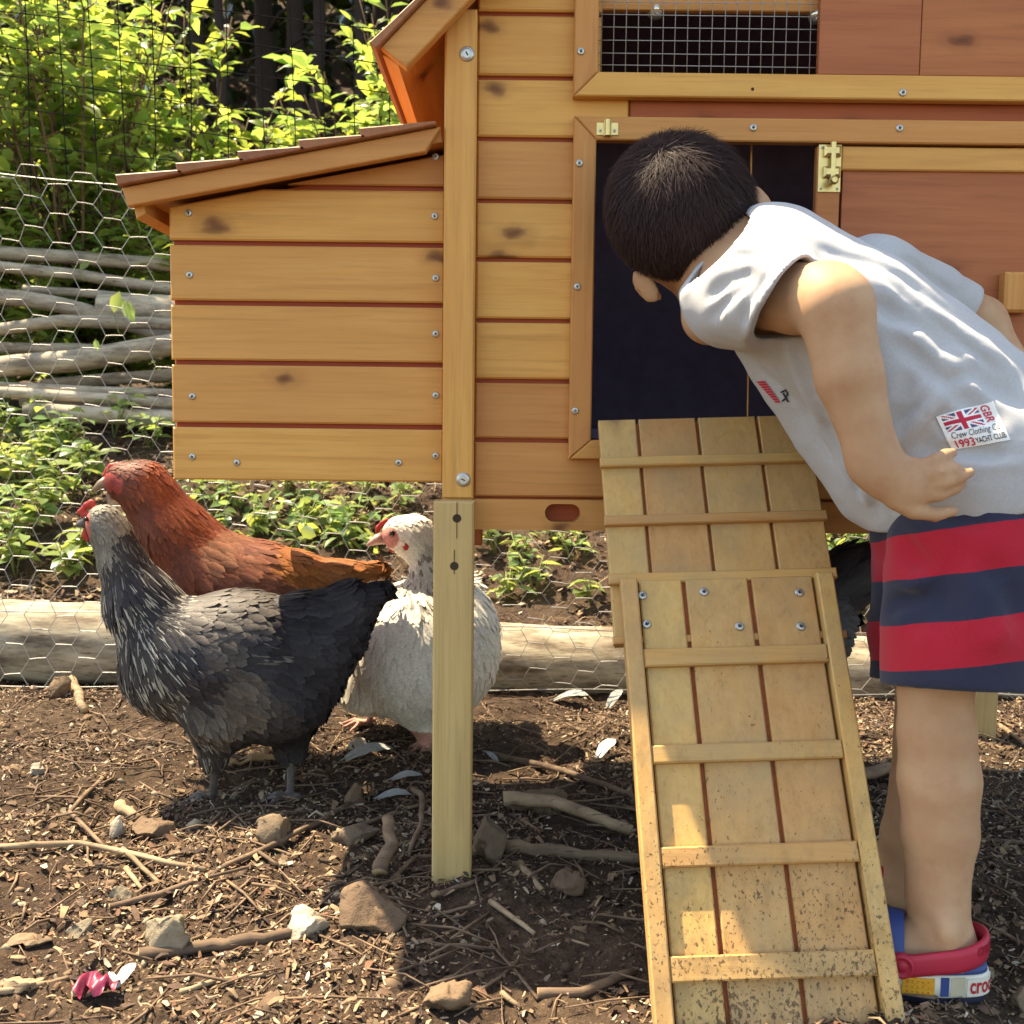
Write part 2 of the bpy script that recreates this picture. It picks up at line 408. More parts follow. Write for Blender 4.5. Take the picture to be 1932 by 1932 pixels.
gy = np.array([-q for q in grow(.72, 60, .03, 1.15)][::-1]+list(np.arange(-.71, 1.3, .008))+grow(1.31, 60, .03, 1.08))
XX, YY = np.meshgrid(gx, gy); nx, ny = len(gx), len(gy)
V = np.stack([XX.ravel(), YY.ravel(), ground_h(XX, YY).ravel()], 1)
i0 = (np.arange(ny-1)[:, None]*nx+np.arange(nx-1)[None]).ravel()
link('ground', np_mesh('ground', V, np.stack([i0, i0+1, i0+1+nx, i0+nx], 1), M_soil, True), kind='structure')

# ------------------------------------------------------------------ chicken coop
coop = thing('chicken_coop', (.36, .25, 0), 'raised orange stained wooden chicken coop with side nest box', 'chicken coop')
def mk_screw(r=.0042):
    b = MB(); b.lathe([(r, 0), (r, .0008), (r*.8, .0018), (r*.45, .0021), (r*.42, .0012)], 14); b.m = [0]*len(b.m)
    for a in (0, pi/2):
        T = lambda x, y, z, a=a: (x*cos(a)-z*sin(a), y, x*sin(a)+z*cos(a))
        b.box(-r*.42, r*.42, -.00235, -.0016, -r*.09, r*.09, .0001, 1, T)
    return b.mesh('screw', [M_steel, M_slot], False)
ME_SCREW = mk_screw()
def mk_bolt():
    b = MB(); r = .0078; b.lathe([(r*1.05, 0), (r*1.05, .001), (r*.9, .0022), (r*.62, .0030), (r*.60, .0024), (r*.25, .0024)], 20)
    b.box(-r*.3, r*.3, -.0028, -.0022, -.0007, .0007, .0001, 1); return b.mesh('bolt', [M_steel, M_slot])
ME_BOLT = mk_bolt()
def screws(parent, pts, Y, me=None, name='screw'):
    for u, v in pts:
        M = Matrix.Translation(P(u, v, Y)) @ Matrix.Rotation(random.uniform(0, pi), 4, 'Y')
        link(name, me or ME_SCREW, parent, M)
def X(u, v, Y): return P(u, v, Y).x
def Z(u, v, Y): return P(u, v, Y).z
def one(name, parent, mat, poly, y0, y1, bev=.0015, **kw):
    b = MB(); b.prism(poly, y0, y1, bev); return b.build(name, mat, parent, **kw)
def rect(name, parent, mat, x0, x1, z0, z1, y0, y1, bev=.0015, **kw):
    return one(name, parent, mat, [(x0, z0), (x1, z0), (x1, z1), (x0, z1)], y0, y1, bev, **kw)

XL, XR, RX = X(836, 600, -.022), .80, .36       # left edge of the house, right edge, ridge
xpost = (XL, X(895.5, 600, -.022)); zb = Z(860, 941, -.022)
RA = radians(46)
# roof slope (front barge): outer lower corner and inner lower corner
A0 = P(725, 82, -.05); A1 = P(766, 127, -.05)
def roof_z(x, base): return base.z+(min(x, 2*RX-x)-base.x)*math.tan(RA)
post = rect('corner_post', coop, M_boardZ, *xpost, zb, roof_z(XL+.01, A1)+.02, -.022, .012, .002)
screws(post, [(881, 102), (874, 905)], -.022, ME_BOLT, 'bolt')
rect('corner_post', coop, M_boardZ, XR-.036, XR, zb, roof_z(XR-.01, A1)+.02, -.022, .012, .002)
# legs
def leg(name, x0, x1, y0, y1, z1, **kw):
    b = MB(); b.box(x0, x1, y0, y1, -.03, z1, .002); return b.build(name, M_leg, coop, **kw)
yl = -.052
fl = leg('leg', X(816, 1300, yl), X(891.5, 1300, yl), yl, yl+.028, Z(855, 946, yl), label='pale unstained leg with two dark drilled holes')
for u, v in ((862, 978), (857, 1068)):
    b = MB(); c = P(u, v, yl-.0006); b.lathe([(.0048, -.0002), (.0044, .0003), (.001, .0004)], 12)
    cr = [( .0007, -.0002, .002), (.0003, -.0002, .020)]
    b.box(-.00035, .00035, -.0004, .0003, .003, .018, .0001); b.box(-.0003, .0003, -.0004, .0003, -.022 if v < 1000 else -.009, -.003, .0001)
    b.build('drilled_hole', M_hole, fl, loc=c)
leg('leg', XR-.05, XR-.005, yl, yl+.028, Z(855, 946, yl))
yb = .52
leg('leg', -.112, -.067, yb, yb+.04, .43); leg('leg', X(1826, 1350, yb), X(1882, 1350, yb), yb, yb+.045, .43)
b = MB(); b.box(X(893, 1010, .01), X(909, 1010, .01), .02, .05, Z(900, 1029, .02), .46); b.build('batten', M_red, coop)

# wall boards left of the doors, and above
gv = [-90, 25, 146, 262, 379, 490, 605, 719, 831, 941]
for a, c in zip(gv[:-1], gv[1:]):
    z1, z0 = Z(985, a, 0)-.0025, Z(985, c, 0)+.0025
    rect('wall_board', coop, M_boardX, xpost[1]+.0005, X(1113 if 255 < (a+c)/2 < 835 else (1126 if (a+c)/2 < 140 else 1180), 500, 0), z0, z1, 0, .012, .002)
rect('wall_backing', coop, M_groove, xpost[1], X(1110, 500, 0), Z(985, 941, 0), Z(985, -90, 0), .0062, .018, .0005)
rect('wall_board', coop, M_red, X(1182, 500, 0), XR-.037, Z(1300, 224, 0), Z(1300, 176, 0), .002, .012, .002)
rect('wall_board', coop, M_boardX, X(1182, 500, 0), XR-.037, Z(985, 941, 0)+.003, Z(985, 858, 0), .001, .012, .002)
# bottom rail with the long finger hole
zr0, zr1 = Z(1000, 1000, -.012), Z(1000, 943, -.012)
xh0, xh1 = X(1028, 968, -.012), X(1095, 968, -.012); zh = Z(1060, 968, -.012); rh = (Z(1060, 951, -.012)-Z(1060, 985, -.012))/2
b = MB(); y0, y1 = -.012, .008; x0, x1 = xpost[1]+.0005, XR-.037
loop = [(xh0+rh+rh*cos(t), zh+rh*sin(t)) for t in np.linspace(pi/2, 3*pi/2, 10)]+[(xh1-rh+rh*cos(t), zh+rh*sin(t)) for t in np.linspace(-pi/2, pi/2, 10)]
L_ = len(loop); out = [(x0, zr1), (x0, zr0), (x1, zr0), (x1, zr1)]
Vv = [(p[0], y0, p[1]) for p in loop]+[(p[0], y1, p[1]) for p in loop]+[(p[0], y0, p[1]) for p in out]+[(p[0], y1, p[1]) for p in out]
f0 = 2*L_; hl = L_//2
Ff = [tuple([f0]+[f0+1]+list(range(hl-1, -1, -1))), tuple([f0+1, f0+2]+[hl, hl-1]), tuple([f0+2, f0+3]+list(range(L_-1, hl-1, -1))), tuple([f0+3, f0]+[0, L_-1])]
Ff += [(i, (i+1) % L_, L_+(i+1) % L_, L_+i) for i in range(L_)]
Ff += [(f0+i, f0+4+i, f0+4+(i+1) % 4, f0+(i+1) % 4) for i in range(4)]
b.add(Vv, Ff); b.build('bottom_rail', M_boardX, coop)
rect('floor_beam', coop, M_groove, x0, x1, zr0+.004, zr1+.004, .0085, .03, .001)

# upper hatch: mitred frame, wire window, plywood
yf = -.016
def mitre(name, parent, mat, x0, x1, z0, z1, ends, y0=yf, y1=-.0005):
    """ends: (left/top, right/bottom) mitre flags; ends cut at 45 degrees towards the opening"""
    return one(name, parent, mat, ends, y0, y1, .0015)
ux0, uz0 = X(1083.5, 100, yf), Z(1300, 183, yf); ws = X(1129, 100, yf)-ux0; hs = Z(1300, 137, yf)-uz0
st = one('frame_stile', coop, M_boardZ, [(ux0, uz0), (ux0+ws, uz0+hs), (ux0+ws, 1.08), (ux0, 1.08)], yf, -.0005)
screws(st, [(1096, 97)], yf)
rl = one('frame_rail', coop, M_boardX, [(ux0+.0006, uz0), (XR-.04, uz0), (XR-.04, uz0+hs), (ux0+ws+.0006, uz0+hs)], yf, -.0005)
screws(rl, [(1703, 175)], yf)
b = MB(); b.lathe([(.0018, -.0002), (.0014, .0003)], 10); b.build('nail_hole', M_hole, rl, loc=P(1420, 168, yf-.0004))
wx0, wx1 = ux0+ws, X(1546, 70, -.01); pit = 22.4/PX(-.004)
b = MB(); r = .00055
for i in range(40):
    x = wx0+.004+i*pit
    if x > wx1+.01: break
    b.tube([(x+random.uniform(-.0006, .0006), -.0045, uz0+hs-.004), (x+random.uniform(-.0006, .0006), -.004, uz0+hs+.12), (x, -.0045, uz0+hs+.22)], r, 5)
for i in range(18):
    z = uz0+hs+.010+i*pit; b.tube([(wx0-.004, -.0055, z+random.uniform(-.0005, .0005)), ((wx0+wx1)/2, -.0052, z+random.uniform(-.0008, .0008)), (wx1+.006, -.0055, z)], r, 5)
b.build('wire_window', M_wire, coop, True)
for a, c in ((1546, 1737), (1738.5, 2150)):
    rect('plywood_panel', coop, M_ply, X(a, 70, -.012), min(X(c, 70, -.012), XR-.04), uz0+hs+.0008, 1.08, -.0125, -.002, .0008)

# lower door opening: frame
lx0, lz1 = X(1083, 240, yf), Z(1300, 221, yf); lw = X(1120.5, 600, yf)-X(1078.5, 600, yf); lh = lz1-Z(1300, 265.5, yf); lz0 = Z(1075, 866, yf)
st = one('frame_stile', coop, M_boardZ, [(lx0, lz0), (lx0+lw, lz0+lh*.85), (lx0+lw, lz1-lh), (lx0, lz1)], yf, -.0005)
screws(st, [(1093, 308), (1089, 541), (1085, 775)], yf)
rl = one('frame_rail', coop, M_boardX, [(lx0+lw+.0005, lz1-lh), (XR-.04, lz1-lh), (XR-.04, lz1), (lx0+.0008, lz1)], yf, -.0005)
screws(rl, [(1421, 241), (1697, 242)], yf)
one('frame_rail', coop, M_boardX, [(lx0+.0008, lz0), (X(1545, 860, yf), lz0), (X(1545, 860, yf), lz0+lh*.85), (lx0+lw+.0005, lz0+lh*.85)], yf, -.0005)
# brass keeper on the top rail
c = P(1146, 243, yf); b = MB(); q = 1/PX(yf)
b.box(-20*q, 20*q, -.0012, -.0001, -12*q, 11*q, .0004); b.box(-7*q, 7*q, -.006, -.001, -15*q, 15*q, .002); b.tube([(0, -.005, -14*q), (0, -.005, 14*q)], .0035, 10)
k = b.build('bolt_keeper', M_brass, coop, loc=c)
for sx in (-13, 13): link('keeper_screw', ME_SCREW, k, Matrix.Translation(c+Vector((sx*q, -.0012, -4*q))) @ Matrix.Scale(.45, 4))
# the closed door at the right
yd = -.012
dx0 = X(1541, 330, yd); dz1 = Z(1700, 277, yd); dz0 = lz0+.01
door = rect('door', coop, M_ply, X(1586, 500, yd), XR-.04, dz0, Z(1700, 318, yd), yd+.005, yd+.010, .0005)
dr = rect('door_rail', door, M_boardX, X(1588, 300, yd), XR-.04, Z(1700, 321.5, yd), dz1, yd, yd+.012)
rect('door_stile', door, M_ply, dx0, X(1587, 300, yd), dz0, dz1, yd, yd+.012)
kb = MB(); kb.box(X(1891, 550, -.02), X(1942, 550, -.02), -.028, -.0105, Z(1900, 590, -.02), Z(1900, 514, -.02), .003); kb.build('door_block', M_boardZ, door)
c = P(1565, 318, yd); b = MB()
b.box(-21*q, 21*q, -.0012, -.0001, -43*q, 43*q, .0004)
b.tube([(3*q, -.006, -30*q), (3*q, -.006, 45*q)], .0034, 12)
for z0, z1 in ((20, 40), (-18, 2)): b.box(-13*q, 18*q, -.0085, -.001, z0*q, z1*q, .003)
b.lathe([(.0028, 0), (.0028, .006), (.0048, .007), (.0050, .010), (.003, .0125)], 14, 0, Matrix.Translation((2*q, -.006, -26*q)))
bb = b.build('barrel_bolt', M_brass, door, loc=c)
for sx, sz in ((-15, 37), (15, 37), (-15, -37), (15, -37)): link('bolt_screw', ME_SCREW, bb, Matrix.Translation(c+Vector((sx*q, -.0012, sz*q))) @ Matrix.Scale(.4, 4))
# inside: lining coloured in a shadow tone, floor, a thin pull rod
b = MB(); zf = Z(1300, 812, .01)
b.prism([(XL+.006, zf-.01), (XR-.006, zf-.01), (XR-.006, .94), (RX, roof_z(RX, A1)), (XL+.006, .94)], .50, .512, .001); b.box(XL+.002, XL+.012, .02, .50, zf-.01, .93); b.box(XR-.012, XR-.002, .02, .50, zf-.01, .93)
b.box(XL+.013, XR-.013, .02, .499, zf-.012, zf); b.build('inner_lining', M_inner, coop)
b = MB(); b.tube([P(1418, 255, .02), P(1410, 830, .02)], .0011, 6); b.build('pull_rod', M_boardZ, coop)
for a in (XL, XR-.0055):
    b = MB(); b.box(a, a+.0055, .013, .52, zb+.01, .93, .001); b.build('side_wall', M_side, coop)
b = MB(); b.prism([(XL+.001, zb+.01), (XR-.001, zb+.01), (XR-.001, .93), (RX, roof_z(RX, A1)), (XL+.001, .93)], .5125, .525, .001); b.build('back_wall', M_red, coop)
b = MB(); b.prism([(XL+.04, .98), (XR-.04, .98), (XR-.04, roof_z(XR-.04, A1)), (RX, roof_z(RX, A1)), (XL+.04, roof_z(XL+.04, A1))], .002, .0118, .001); b.build('gable_board', M_boardX, coop)

# main roof: barge boards, slabs, shingles
roof = coop
wid = (A0-A1).length; dn = Vector((cos(RA), 0, sin(RA))); up = Vector((-sin(RA), 0, cos(RA)))
for sgn in (1, -1):
    def T(x, y, z, s=sgn): return (RX+(x-RX)*s, y, z)
    Lr = (RX-A1.x)/cos(RA)
    o = A1
    def fr(t, h, o=o): p = o+dn*t+up*h; return (p.x, p.z)
    b = MB(); b.prism([fr(0, 0), fr(Lr, 0), fr(Lr+wid*math.tan(RA), wid), fr(-.004, wid)], -.05, -.034, .0015, 0, T); bg_ = b.build('barge_board', M_boardX, coop)
    b = MB(); b.prism([fr(-.002, .012), fr(Lr, .012), fr(Lr, wid-.002), fr(-.006, wid-.002)], -.0335, .56, .001, 0, T); sl_ = b.build('roof_panel', M_boardY, coop)
    n = 7; step = Lr/n
    for i in range(n):
        b = MB(); b.prism([fr(i*step-.010, wid+.0005), fr((i+1)*step, wid+.0005), fr((i+1)*step, wid+.004), fr(i*step-.010, wid+.010)], -.058, .57, .001, 0, T); b.build('shingle', M_shingle, sl_)

# nest box on the left
yn = .008
nx0, nx1 = X(322.5, 650, yn), XL-.001; nz0 = Z(580, 906.5, yn)
yr = -.03
S0 = P(229, 352, yr); S1 = P(836, 236, yr); sl_a = math.atan2(S1.z-S0.z, S1.x-S0.x); ds = Vector((cos(sl_a), 0, sin(sl_a))); us = Vector((-sin(sl_a), 0, cos(sl_a)))
def nroof(x): return S0.z+(x-S0.x)*math.tan(sl_a)-.022
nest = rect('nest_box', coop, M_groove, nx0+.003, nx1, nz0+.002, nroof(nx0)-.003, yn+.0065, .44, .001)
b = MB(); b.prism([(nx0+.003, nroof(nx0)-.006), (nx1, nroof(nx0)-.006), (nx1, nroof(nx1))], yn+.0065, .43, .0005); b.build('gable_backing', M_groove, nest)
gn = [907.5, 804, 686, 573.5, 460, 353, 245]
for i in range(6):
    z0, z1 = Z(600, gn[i], yn)+(.0028 if i else 0), Z(600, gn[i+1], yn)-.0028
    zl, zr = nroof(nx0), nroof(nx1)
    poly = [(nx0, z0), (nx1, z0)]
    inv = lambda z: nx0+(z-zl)/(zr-zl)*(nx1-nx0)
    if z0 > zl: poly[0] = (inv(z0), z0)
    poly.append((nx1, min(z1, zr)))
    if z1 < zr:
        poly.append((max(nx0, inv(z1)), z1))
        if z1 > zl > z0: poly.append((nx0, zl))
    one('board', nest, M_boardX, poly, yn, yn+.014, .002)
b = MB(); b.box(nx0, nx0+.012, yn+.0145, .44, nz0, nroof(nx0)-.002, .001); b.build('side_board', M_boardX, nest)
screws(nest, [(356, 402), (358, 519), (363, 748), (363, 862), (822, 296), (820, 408), (822, 525), (822, 630), (822, 746), (822, 860), (447, 873), (752, 873)], yn)
def nf(t, h): p = S0+ds*t+us*h; return (p.x, p.z)
Ln = (S1-S0).length
nr = one('nest_roof', coop, M_boardX, [nf(.004, -.014), nf(Ln-.004, -.014), nf(Ln-.004, -.001), nf(.004, -.001)], yr+.014, .46, .001)
e0 = P(240, 389, yr); e1 = P(318, 379, yr); e2 = P(800, 274, yr)
one('barge_board', nr, M_boardX, [nf(0, -.001), (e0.x, e0.z), nf((e2-S0).dot(ds), -.024), nf(Ln-.003, -.001)], yr, yr+.0135, .0012)
one('eave_fascia', nr, M_boardX, [nf(.0045, -.034), nf(.016, -.030), nf(.016, -.0145), nf(.0045, -.0145)], yr+.0138, .455, .001)
sh = [228, 345, 465, 583, 701, 837]
for i in range(5):
    ta = (P(sh[i], 340, yr)-S0).dot(ds)*1.0; tb = (P(sh[i+1], 300, yr)-S0).dot(ds)
    one('shingle', nr, M_shingle, [nf(ta-.002, -.0003), nf(tb-.001, -.0003), nf(tb-.001, .0035), nf(ta-.002, .0115)], yr-.010, .47, .0012)

# two glass balls hanging behind the wire
M_glass = plain('clear_glass_ball', (.55, .55, .50), .08, .9, .75, .1, 20, 0)
for u, v, lab in ((1237, 20, 'shiny glass ball hanging behind middle of wire window'), (1541, 29, 'shiny glass ball half hidden by plywood beside wire window')):
    c = P(u, v, .012); t = thing('glass_ball', c, lab, 'glass ball', 'glass balls behind the wire window')
    b = MB(); R_ = .0105; b.lathe([(R_*sin(a), R_*cos(a)) for a in np.linspace(pi-.05, .05, 12)], 20); b.build('ball', M_glass, t, True, loc=c)
    b = MB(); b.tube([c+Vector((0, 0, R_)), c+Vector((0, .002, .14))], .0006, 5); b.build('cord', M_black_wire, t)

# ------------------------------------------------------------------ ramp
RO = P(1330, 787, -.045); RB = G(1466, 1932); RD = (RB-RO).normalized(); RRt = Vector((1, 0, 0)); RRt = (RRt-RD*RRt.dot(RD)).normalized(); RN = RRt.cross(RD)
if RN.y > 0: RN = -RN
def rp(u, v, n=0.0):
    d = ray(u, v); o = RO+RN*n; p = EYE+d*((o-EYE).dot(RN)/d.dot(RN)); q = p-RO; return q.dot(RRt), q.dot(RD)
def RT(x, y, z):   # prism coordinates (s, depth, -t) -> world
    p = RO+RRt*x+RD*(-z)-RN*y; return (p.x, p.y, p.z)
ramp = thing('ramp', (.237, -.33, 0), 'worn muddy wooden ramp with cleats leaning up to coop opening', 'ramp')
def rbox(name, s0, s1, t0, t1, n0, n1, mat, bev=.0012, **kw):
    b = MB(); b.box(s0, s1, -n1, -n0, -t1, -t0, bev, 0, RT); return b.build(name, mat, ramp, **kw)
us0, us1 = -.1195, .1150
ug = [us0, (rp(1205, 800)[0]+rp(1222, 1040)[0])/2, (rp(1318, 800)[0]+rp(1341, 1040)[0])/2, (rp(1430, 800)[0]+rp(1462, 1040)[0])/2, us1]
tU = rp(1330, 787)[1]; tUe = rp(1160, 1217)[1]
for a, c in zip(ug[:-1], ug[1:]): rbox('board', a+.0017, c-.0017, tU, tUe, -.010, 0, M_ramp)
rbox('backing', us0+.004, us1-.004, tU+.002, tUe-.003, -.016, -.0072, M_red)
for v0, v1 in ((864, 881), (974, 991), (1083, 1102)): rbox('cleat', us0-.0005, us1+.0005, rp(1300, v0)[1], rp(1300, v1)[1], .0004, .008, M_rampX)
rbox('cleat', us0-.0005, us1+.0005, rp(1160, 1205)[1], rp(1160, 1219)[1], .0004, .0075, M_rampX)
# lower section lies on the upper one
n0 = .010; tL = rp(1330, 1098)[1]; tLe = rp(1466, 1932)[1]+.012
ls0, ls1 = rp(1166, 1100, n0)[0]+.0005, rp(1568, 1100, n0)[0]+.0015; rw = rp(1205, 1150, n0)[0]-rp(1170, 1150, n0)[0]-.003
ls0 = np.mean([rp(1166, 1100, n0)[0], rp(1205, 1500, n0)[0], rp(1232, 1932, n0)[0]]); ls1 = np.mean([rp(1572, 1110, n0)[0], rp(1640, 1520, n0)[0], rp(1700, 1932, n0)[0]])
rw = .017
for a, c in ((ls0, ls0+rw), (ls1-rw, ls1)): rbox('side_rail', a, c, tL, tLe, .0006, .020, M_ramp, .0015)
lg = [ls0+rw+.0005, np.mean([rp(1294, 1160, n0)[0], rp(1318, 1400, n0)[0], rp(1350, 1640, n0)[0]]), np.mean([rp(1418, 1160, n0)[0], rp(1446, 1400, n0)[0], rp(1497, 1640, n0)[0]]), ls1-rw-.0005]
for a, c in zip(lg[:-1], lg[1:]): rbox('board', a+.0022, c-.0022, tL, tLe, .0022, .0105, M_ramp, .0015)
rbox('backing', lg[0], lg[-1], tL+.001, tLe-.001, .0006, .0035, M_red, .0005)
for v0, v1 in ((1223, 1256), (1404, 1438), (1595, 1634), (1800, 1850)):
    t0, t1 = rp(1400, v0, n0)[1], rp(1400, v1, n0)[1]
    b = MB(); b.prism([(lg[0], -t1), (lg[-1], -t1), (lg[-1], -t0), (lg[0], -t0)], -.0185, -.0107, .0015, 0, RT); b.build('cleat', M_rampX, ramp)
for u, v in ((1212, 1124), (1328, 1117), (1508, 1118), (1220, 1178), (1395, 1182), (1511, 1182)):
    s, t = rp(u, v, .0107); o = RO+RRt*s+RD*t+RN*.0107
    M = Matrix((RRt, -RN, -RD)).transposed().to_4x4(); M.translation = o
    link('screw', ME_SCREW, ramp, M @ Matrix.Rotation(random.uniform(0, 3), 4, 'Y') @ Matrix.Scale(1.12, 4))
# ------------------------------------------------------------------ ground point seen at a picture point (on the real terrain)
def GT(u, v, tmax=14):
    d = ray(u, v); t = .3; st = .02
    while t < tmax:
        p = EYE+d*t
        if p.z < gh(p.x, p.y): return Vector((p.x, p.y, gh(p.x, p.y)))
        t += st
    return EYE+d*tmax

# ------------------------------------------------------------------ leaves
LT = np.array([[0, 0, 0], [.28, -.40, .10], [.28, 0, 0], [.28, .40, .10], [.62, -.42, .11], [.62, 0, .0], [.62, .42, .11], [1, 0, -.02]])
L3 = np.array([[0, 1, 2], [0, 2, 3], [4, 7, 5], [5, 7, 6]]); L4 = np.array([[1, 4, 5, 2], [2, 5, 6, 3]])
def leaf_arrays(pos, dr, nr, ln, wd, droop, tint):
    pos, dr, nr = np.asarray(pos, float), np.asarray(dr, float), np.asarray(nr, float); n = len(pos)
    dr = dr/np.linalg.norm(dr, axis=1)[:, None]; sd = np.cross(nr, dr); sd /= np.maximum(np.linalg.norm(sd, axis=1)[:, None], 1e-9); nr = np.cross(dr, sd)
    a, b, c = LT[:, 0], LT[:, 1], LT[:, 2]
    V = pos[:, None]+dr[:, None]*(a[None, :, None]*ln[:, None, None])+sd[:, None]*(b[None, :, None]*wd[:, None, None])+nr[:, None]*(c[None, :, None]*wd[:, None, None])
    V[:, :, 2] -= (a[None]**2)*droop[:, None]*ln[:, None]
    k = (np.arange(n)*8)[:, None, None]
    return V.reshape(-1, 3), [(L3[None]+k).reshape(-1, 3), (L4[None]+k).reshape(-1, 4)], np.repeat(np.asarray(tint, float), 8, 0)
def leaf_mesh(name, mat, *a):
    V, Fs, c = leaf_arrays(*a); return np_mesh(name, V, Fs, mat, False, c)
def rnd_tint(n, lo=.65, hi=1.3, yel=.25):
    v = rng.uniform(lo, hi, (n, 1)); y = rng.uniform(-yel, yel, (n, 1)); return np.clip(np.concatenate([v*(1+y), v*(1+y*.25), v*(1-y*.4)], 1), .05, 3)

def shrub(x, y, h, label, n_stem=9, spread=.42, leaf=.075, dens=1.0, mat=None, tint=1.0, name='shrub'):
    z0 = gh(x, y)-.02; t = thing(name, (x, y, z0), label, 'shrub', 'leafy shrubs behind the fence')
    stems = MB(); pos = []; dr = []; ln = []
    for i in range(n_stem):
        az = random.uniform(0, 2*pi); sp = spread*math.sqrt(random.uniform(.05, 1)); hh = h*random.uniform(.72, 1.0); k = 9
        pts = [Vector((x+cos(az)*sp*(q/k)**1.3+random.uniform(-.012, .012), y+sin(az)*sp*(q/k)**1.3+random.uniform(-.012, .012), z0+hh*(q/k))) for q in range(k+1)]
        stems.tube(pts, [.009*(1-.75*q/k) for q in range(k+1)], 5)
        for q in range(1, k+1):
            for _ in range(3 if q < k else 2):
                a2 = random.uniform(0, 2*pi); tl = random.uniform(.12, .30)*(1.15-q/k*.5); el = random.uniform(.1, .9)
                b0 = pts[q]+(pts[q]-pts[q-1])*random.uniform(-.9, 0); e = Vector((cos(a2)*cos(el), sin(a2)*cos(el), sin(el)))
                tip = b0+e*tl; mid = b0+e*tl*.5+Vector((0, 0, .02)); stems.tube([b0, mid, tip], [.003, .0025, .0012], 4)
                m = max(3, int(tl/.030*dens))
                for j in range(m):
                    f = (j+.6)/m; p = b0+e*tl*f+Vector((0, 0, .04*f*(1-f)))
                    sgn = 1 if j % 2 else -1; sdv = e.cross(Vector((0, 0, 1))).normalized()*sgn
                    d = (e*(.55+.5*f)+sdv*random.uniform(.4, 1.0)*(1-.7*f)+Vector((random.uniform(-.3, .3), random.uniform(-.3, .3), random.uniform(-.15, .35)))).normalized()
                    pos.append(p); dr.append(d); ln.append(leaf*random.uniform(.6, 1.25))
    stems.build('stems', M_stem, t, True)
    n = len(pos); ln = np.array(ln); nr = np.tile([0, 0, 1.0], (n, 1))+rng.normal(0, .35, (n, 3))
    link('foliage', leaf_mesh('foliage', mat or M_leaf, [tuple(p) for p in pos], [tuple(p) for p in dr], nr, ln, ln*rng.uniform(.34, .5, n), rng.uniform(.1, .75, n), rnd_tint(n)*tint), t, kind='stuff')
M_stem = plain('shrub_stem', (.13, .075, .04), .8, .2)
SH = [(-2.05, 2.95, 1.75, 'tall leafy shrub at far left edge behind the pole pile', 12), (-1.62, 2.85, 1.75, 'tall dense shrub behind pole pile with shaded lower leaves', 14),
      (-1.38, 3.45, 1.55, 'bright shrub with drooping pointed leaves left of the dark gap', 11), (-1.12, 3.15, .95, 'low bright shrub below the dark woodland gap', 13),
      (-.82, 3.25, 1.05, 'low yellow green shrub above the nest box roof', 13), (-.62, 3.35, 1.45, 'upright shrub beside the overhanging coop eave', 11), (-.42, 3.7, 1.85, 'tallest light green shrub just left of the coop roof', 13),
      (-1.85, 3.8, 2.1, 'pale shrub rising behind the tall shrubs on the left', 13), (-2.6, 3.4, 2.1, 'shrub beyond the left edge of the pole pile', 9),
      (-1.0, 2.85, .70, 'small dark leaved shrub just behind the pole pile', 12), (-.55, 2.9, .85, 'shrub hidden mostly behind the nest box', 9),
      (.6, 3.6, 1.9, 'shrub standing behind the coop house', 9), (1.6, 3.3, 1.9, 'shrub beyond the right side of the coop', 9)]
for i, (x, y, h, lab, ns) in enumerate(SH): shrub(x, y, h, lab, int(ns*1.35), leaf=.10 if i not in (3, 9) else .085)

# ------------------------------------------------------------------ dark wood behind
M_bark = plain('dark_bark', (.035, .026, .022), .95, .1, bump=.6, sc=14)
TL = [(-4.6, 9.2, .11), (-3.9, 10.5, .14), (-3.5, 8.6, .07), (-3.05, 9.6, .10), (-2.75, 11.2, .15), (-2.45, 8.3, .055), (-2.2, 10.0, .12), (-1.9, 9.0, .075), (-1.65, 11.5, .16), (-1.45, 8.5, .06),
      (-1.1, 10.2, .11), (-.75, 9.2, .09), (-.3, 11.0, .14), (.3, 9.4, .10), (-5.6, 11, .16), (1.6, 10.5, .15), (3.0, 9.5, .12), (-6.8, 9.8, .13)]
for i, (x, y, r) in enumerate(TL):
    z0 = gh(x, y)-.1; t = thing('tree', (x, y, z0), ('thick dark tree trunk far back in the shaded wood' if r > .125 else 'slender dark tree trunk in the shaded wood' if r < .08 else 'dark tree trunk of middling girth in the shaded wood'), 'tree', 'trees in the dark wood'); H = random.uniform(5.2, 6.5)
    b = MB(); lx, ly = random.uniform(-.25, .25), random.uniform(-.2, .2)
    pts = [Vector((x+lx*q/8+random.uniform(-.03, .03), y+ly*q/8, z0+H*q/8)) for q in range(9)]; b.tube(pts, [r*(1-.7*q/8) for q in range(9)], 9, jit=.06)
    for q in range(2, 9):
        a = random.uniform(0, 2*pi); Lb = random.uniform(.5, 1.3); p = pts[q]; b.tube([p, p+Vector((cos(a)*Lb*.5, sin(a)*Lb*.5, .2)), p+Vector((cos(a)*Lb, sin(a)*Lb, .25))], [r*.25, r*.16, .01], 5)
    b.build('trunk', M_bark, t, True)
    n = 420; c = np.array([x+lx, y+ly, z0+H]); cl = rng.normal(0, 1, (14, 3))*[.8, .7, .8]; p = c+cl[rng.integers(0, 14, n)]+rng.normal(0, .28, (n, 3))
    ln = rng.uniform(.14, .3, n)
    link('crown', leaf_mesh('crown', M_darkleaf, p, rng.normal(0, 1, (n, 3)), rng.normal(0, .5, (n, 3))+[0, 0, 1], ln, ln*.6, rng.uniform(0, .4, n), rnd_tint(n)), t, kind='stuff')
n = 9000; p = np.stack([rng.uniform(-11, 6, n), rng.uniform(12.5, 17, n), np.zeros(n)], 1); p[:, 2] = ground_h(p[:, 0], p[:, 1])+rng.uniform(0, 1, n)**1.2*5.5
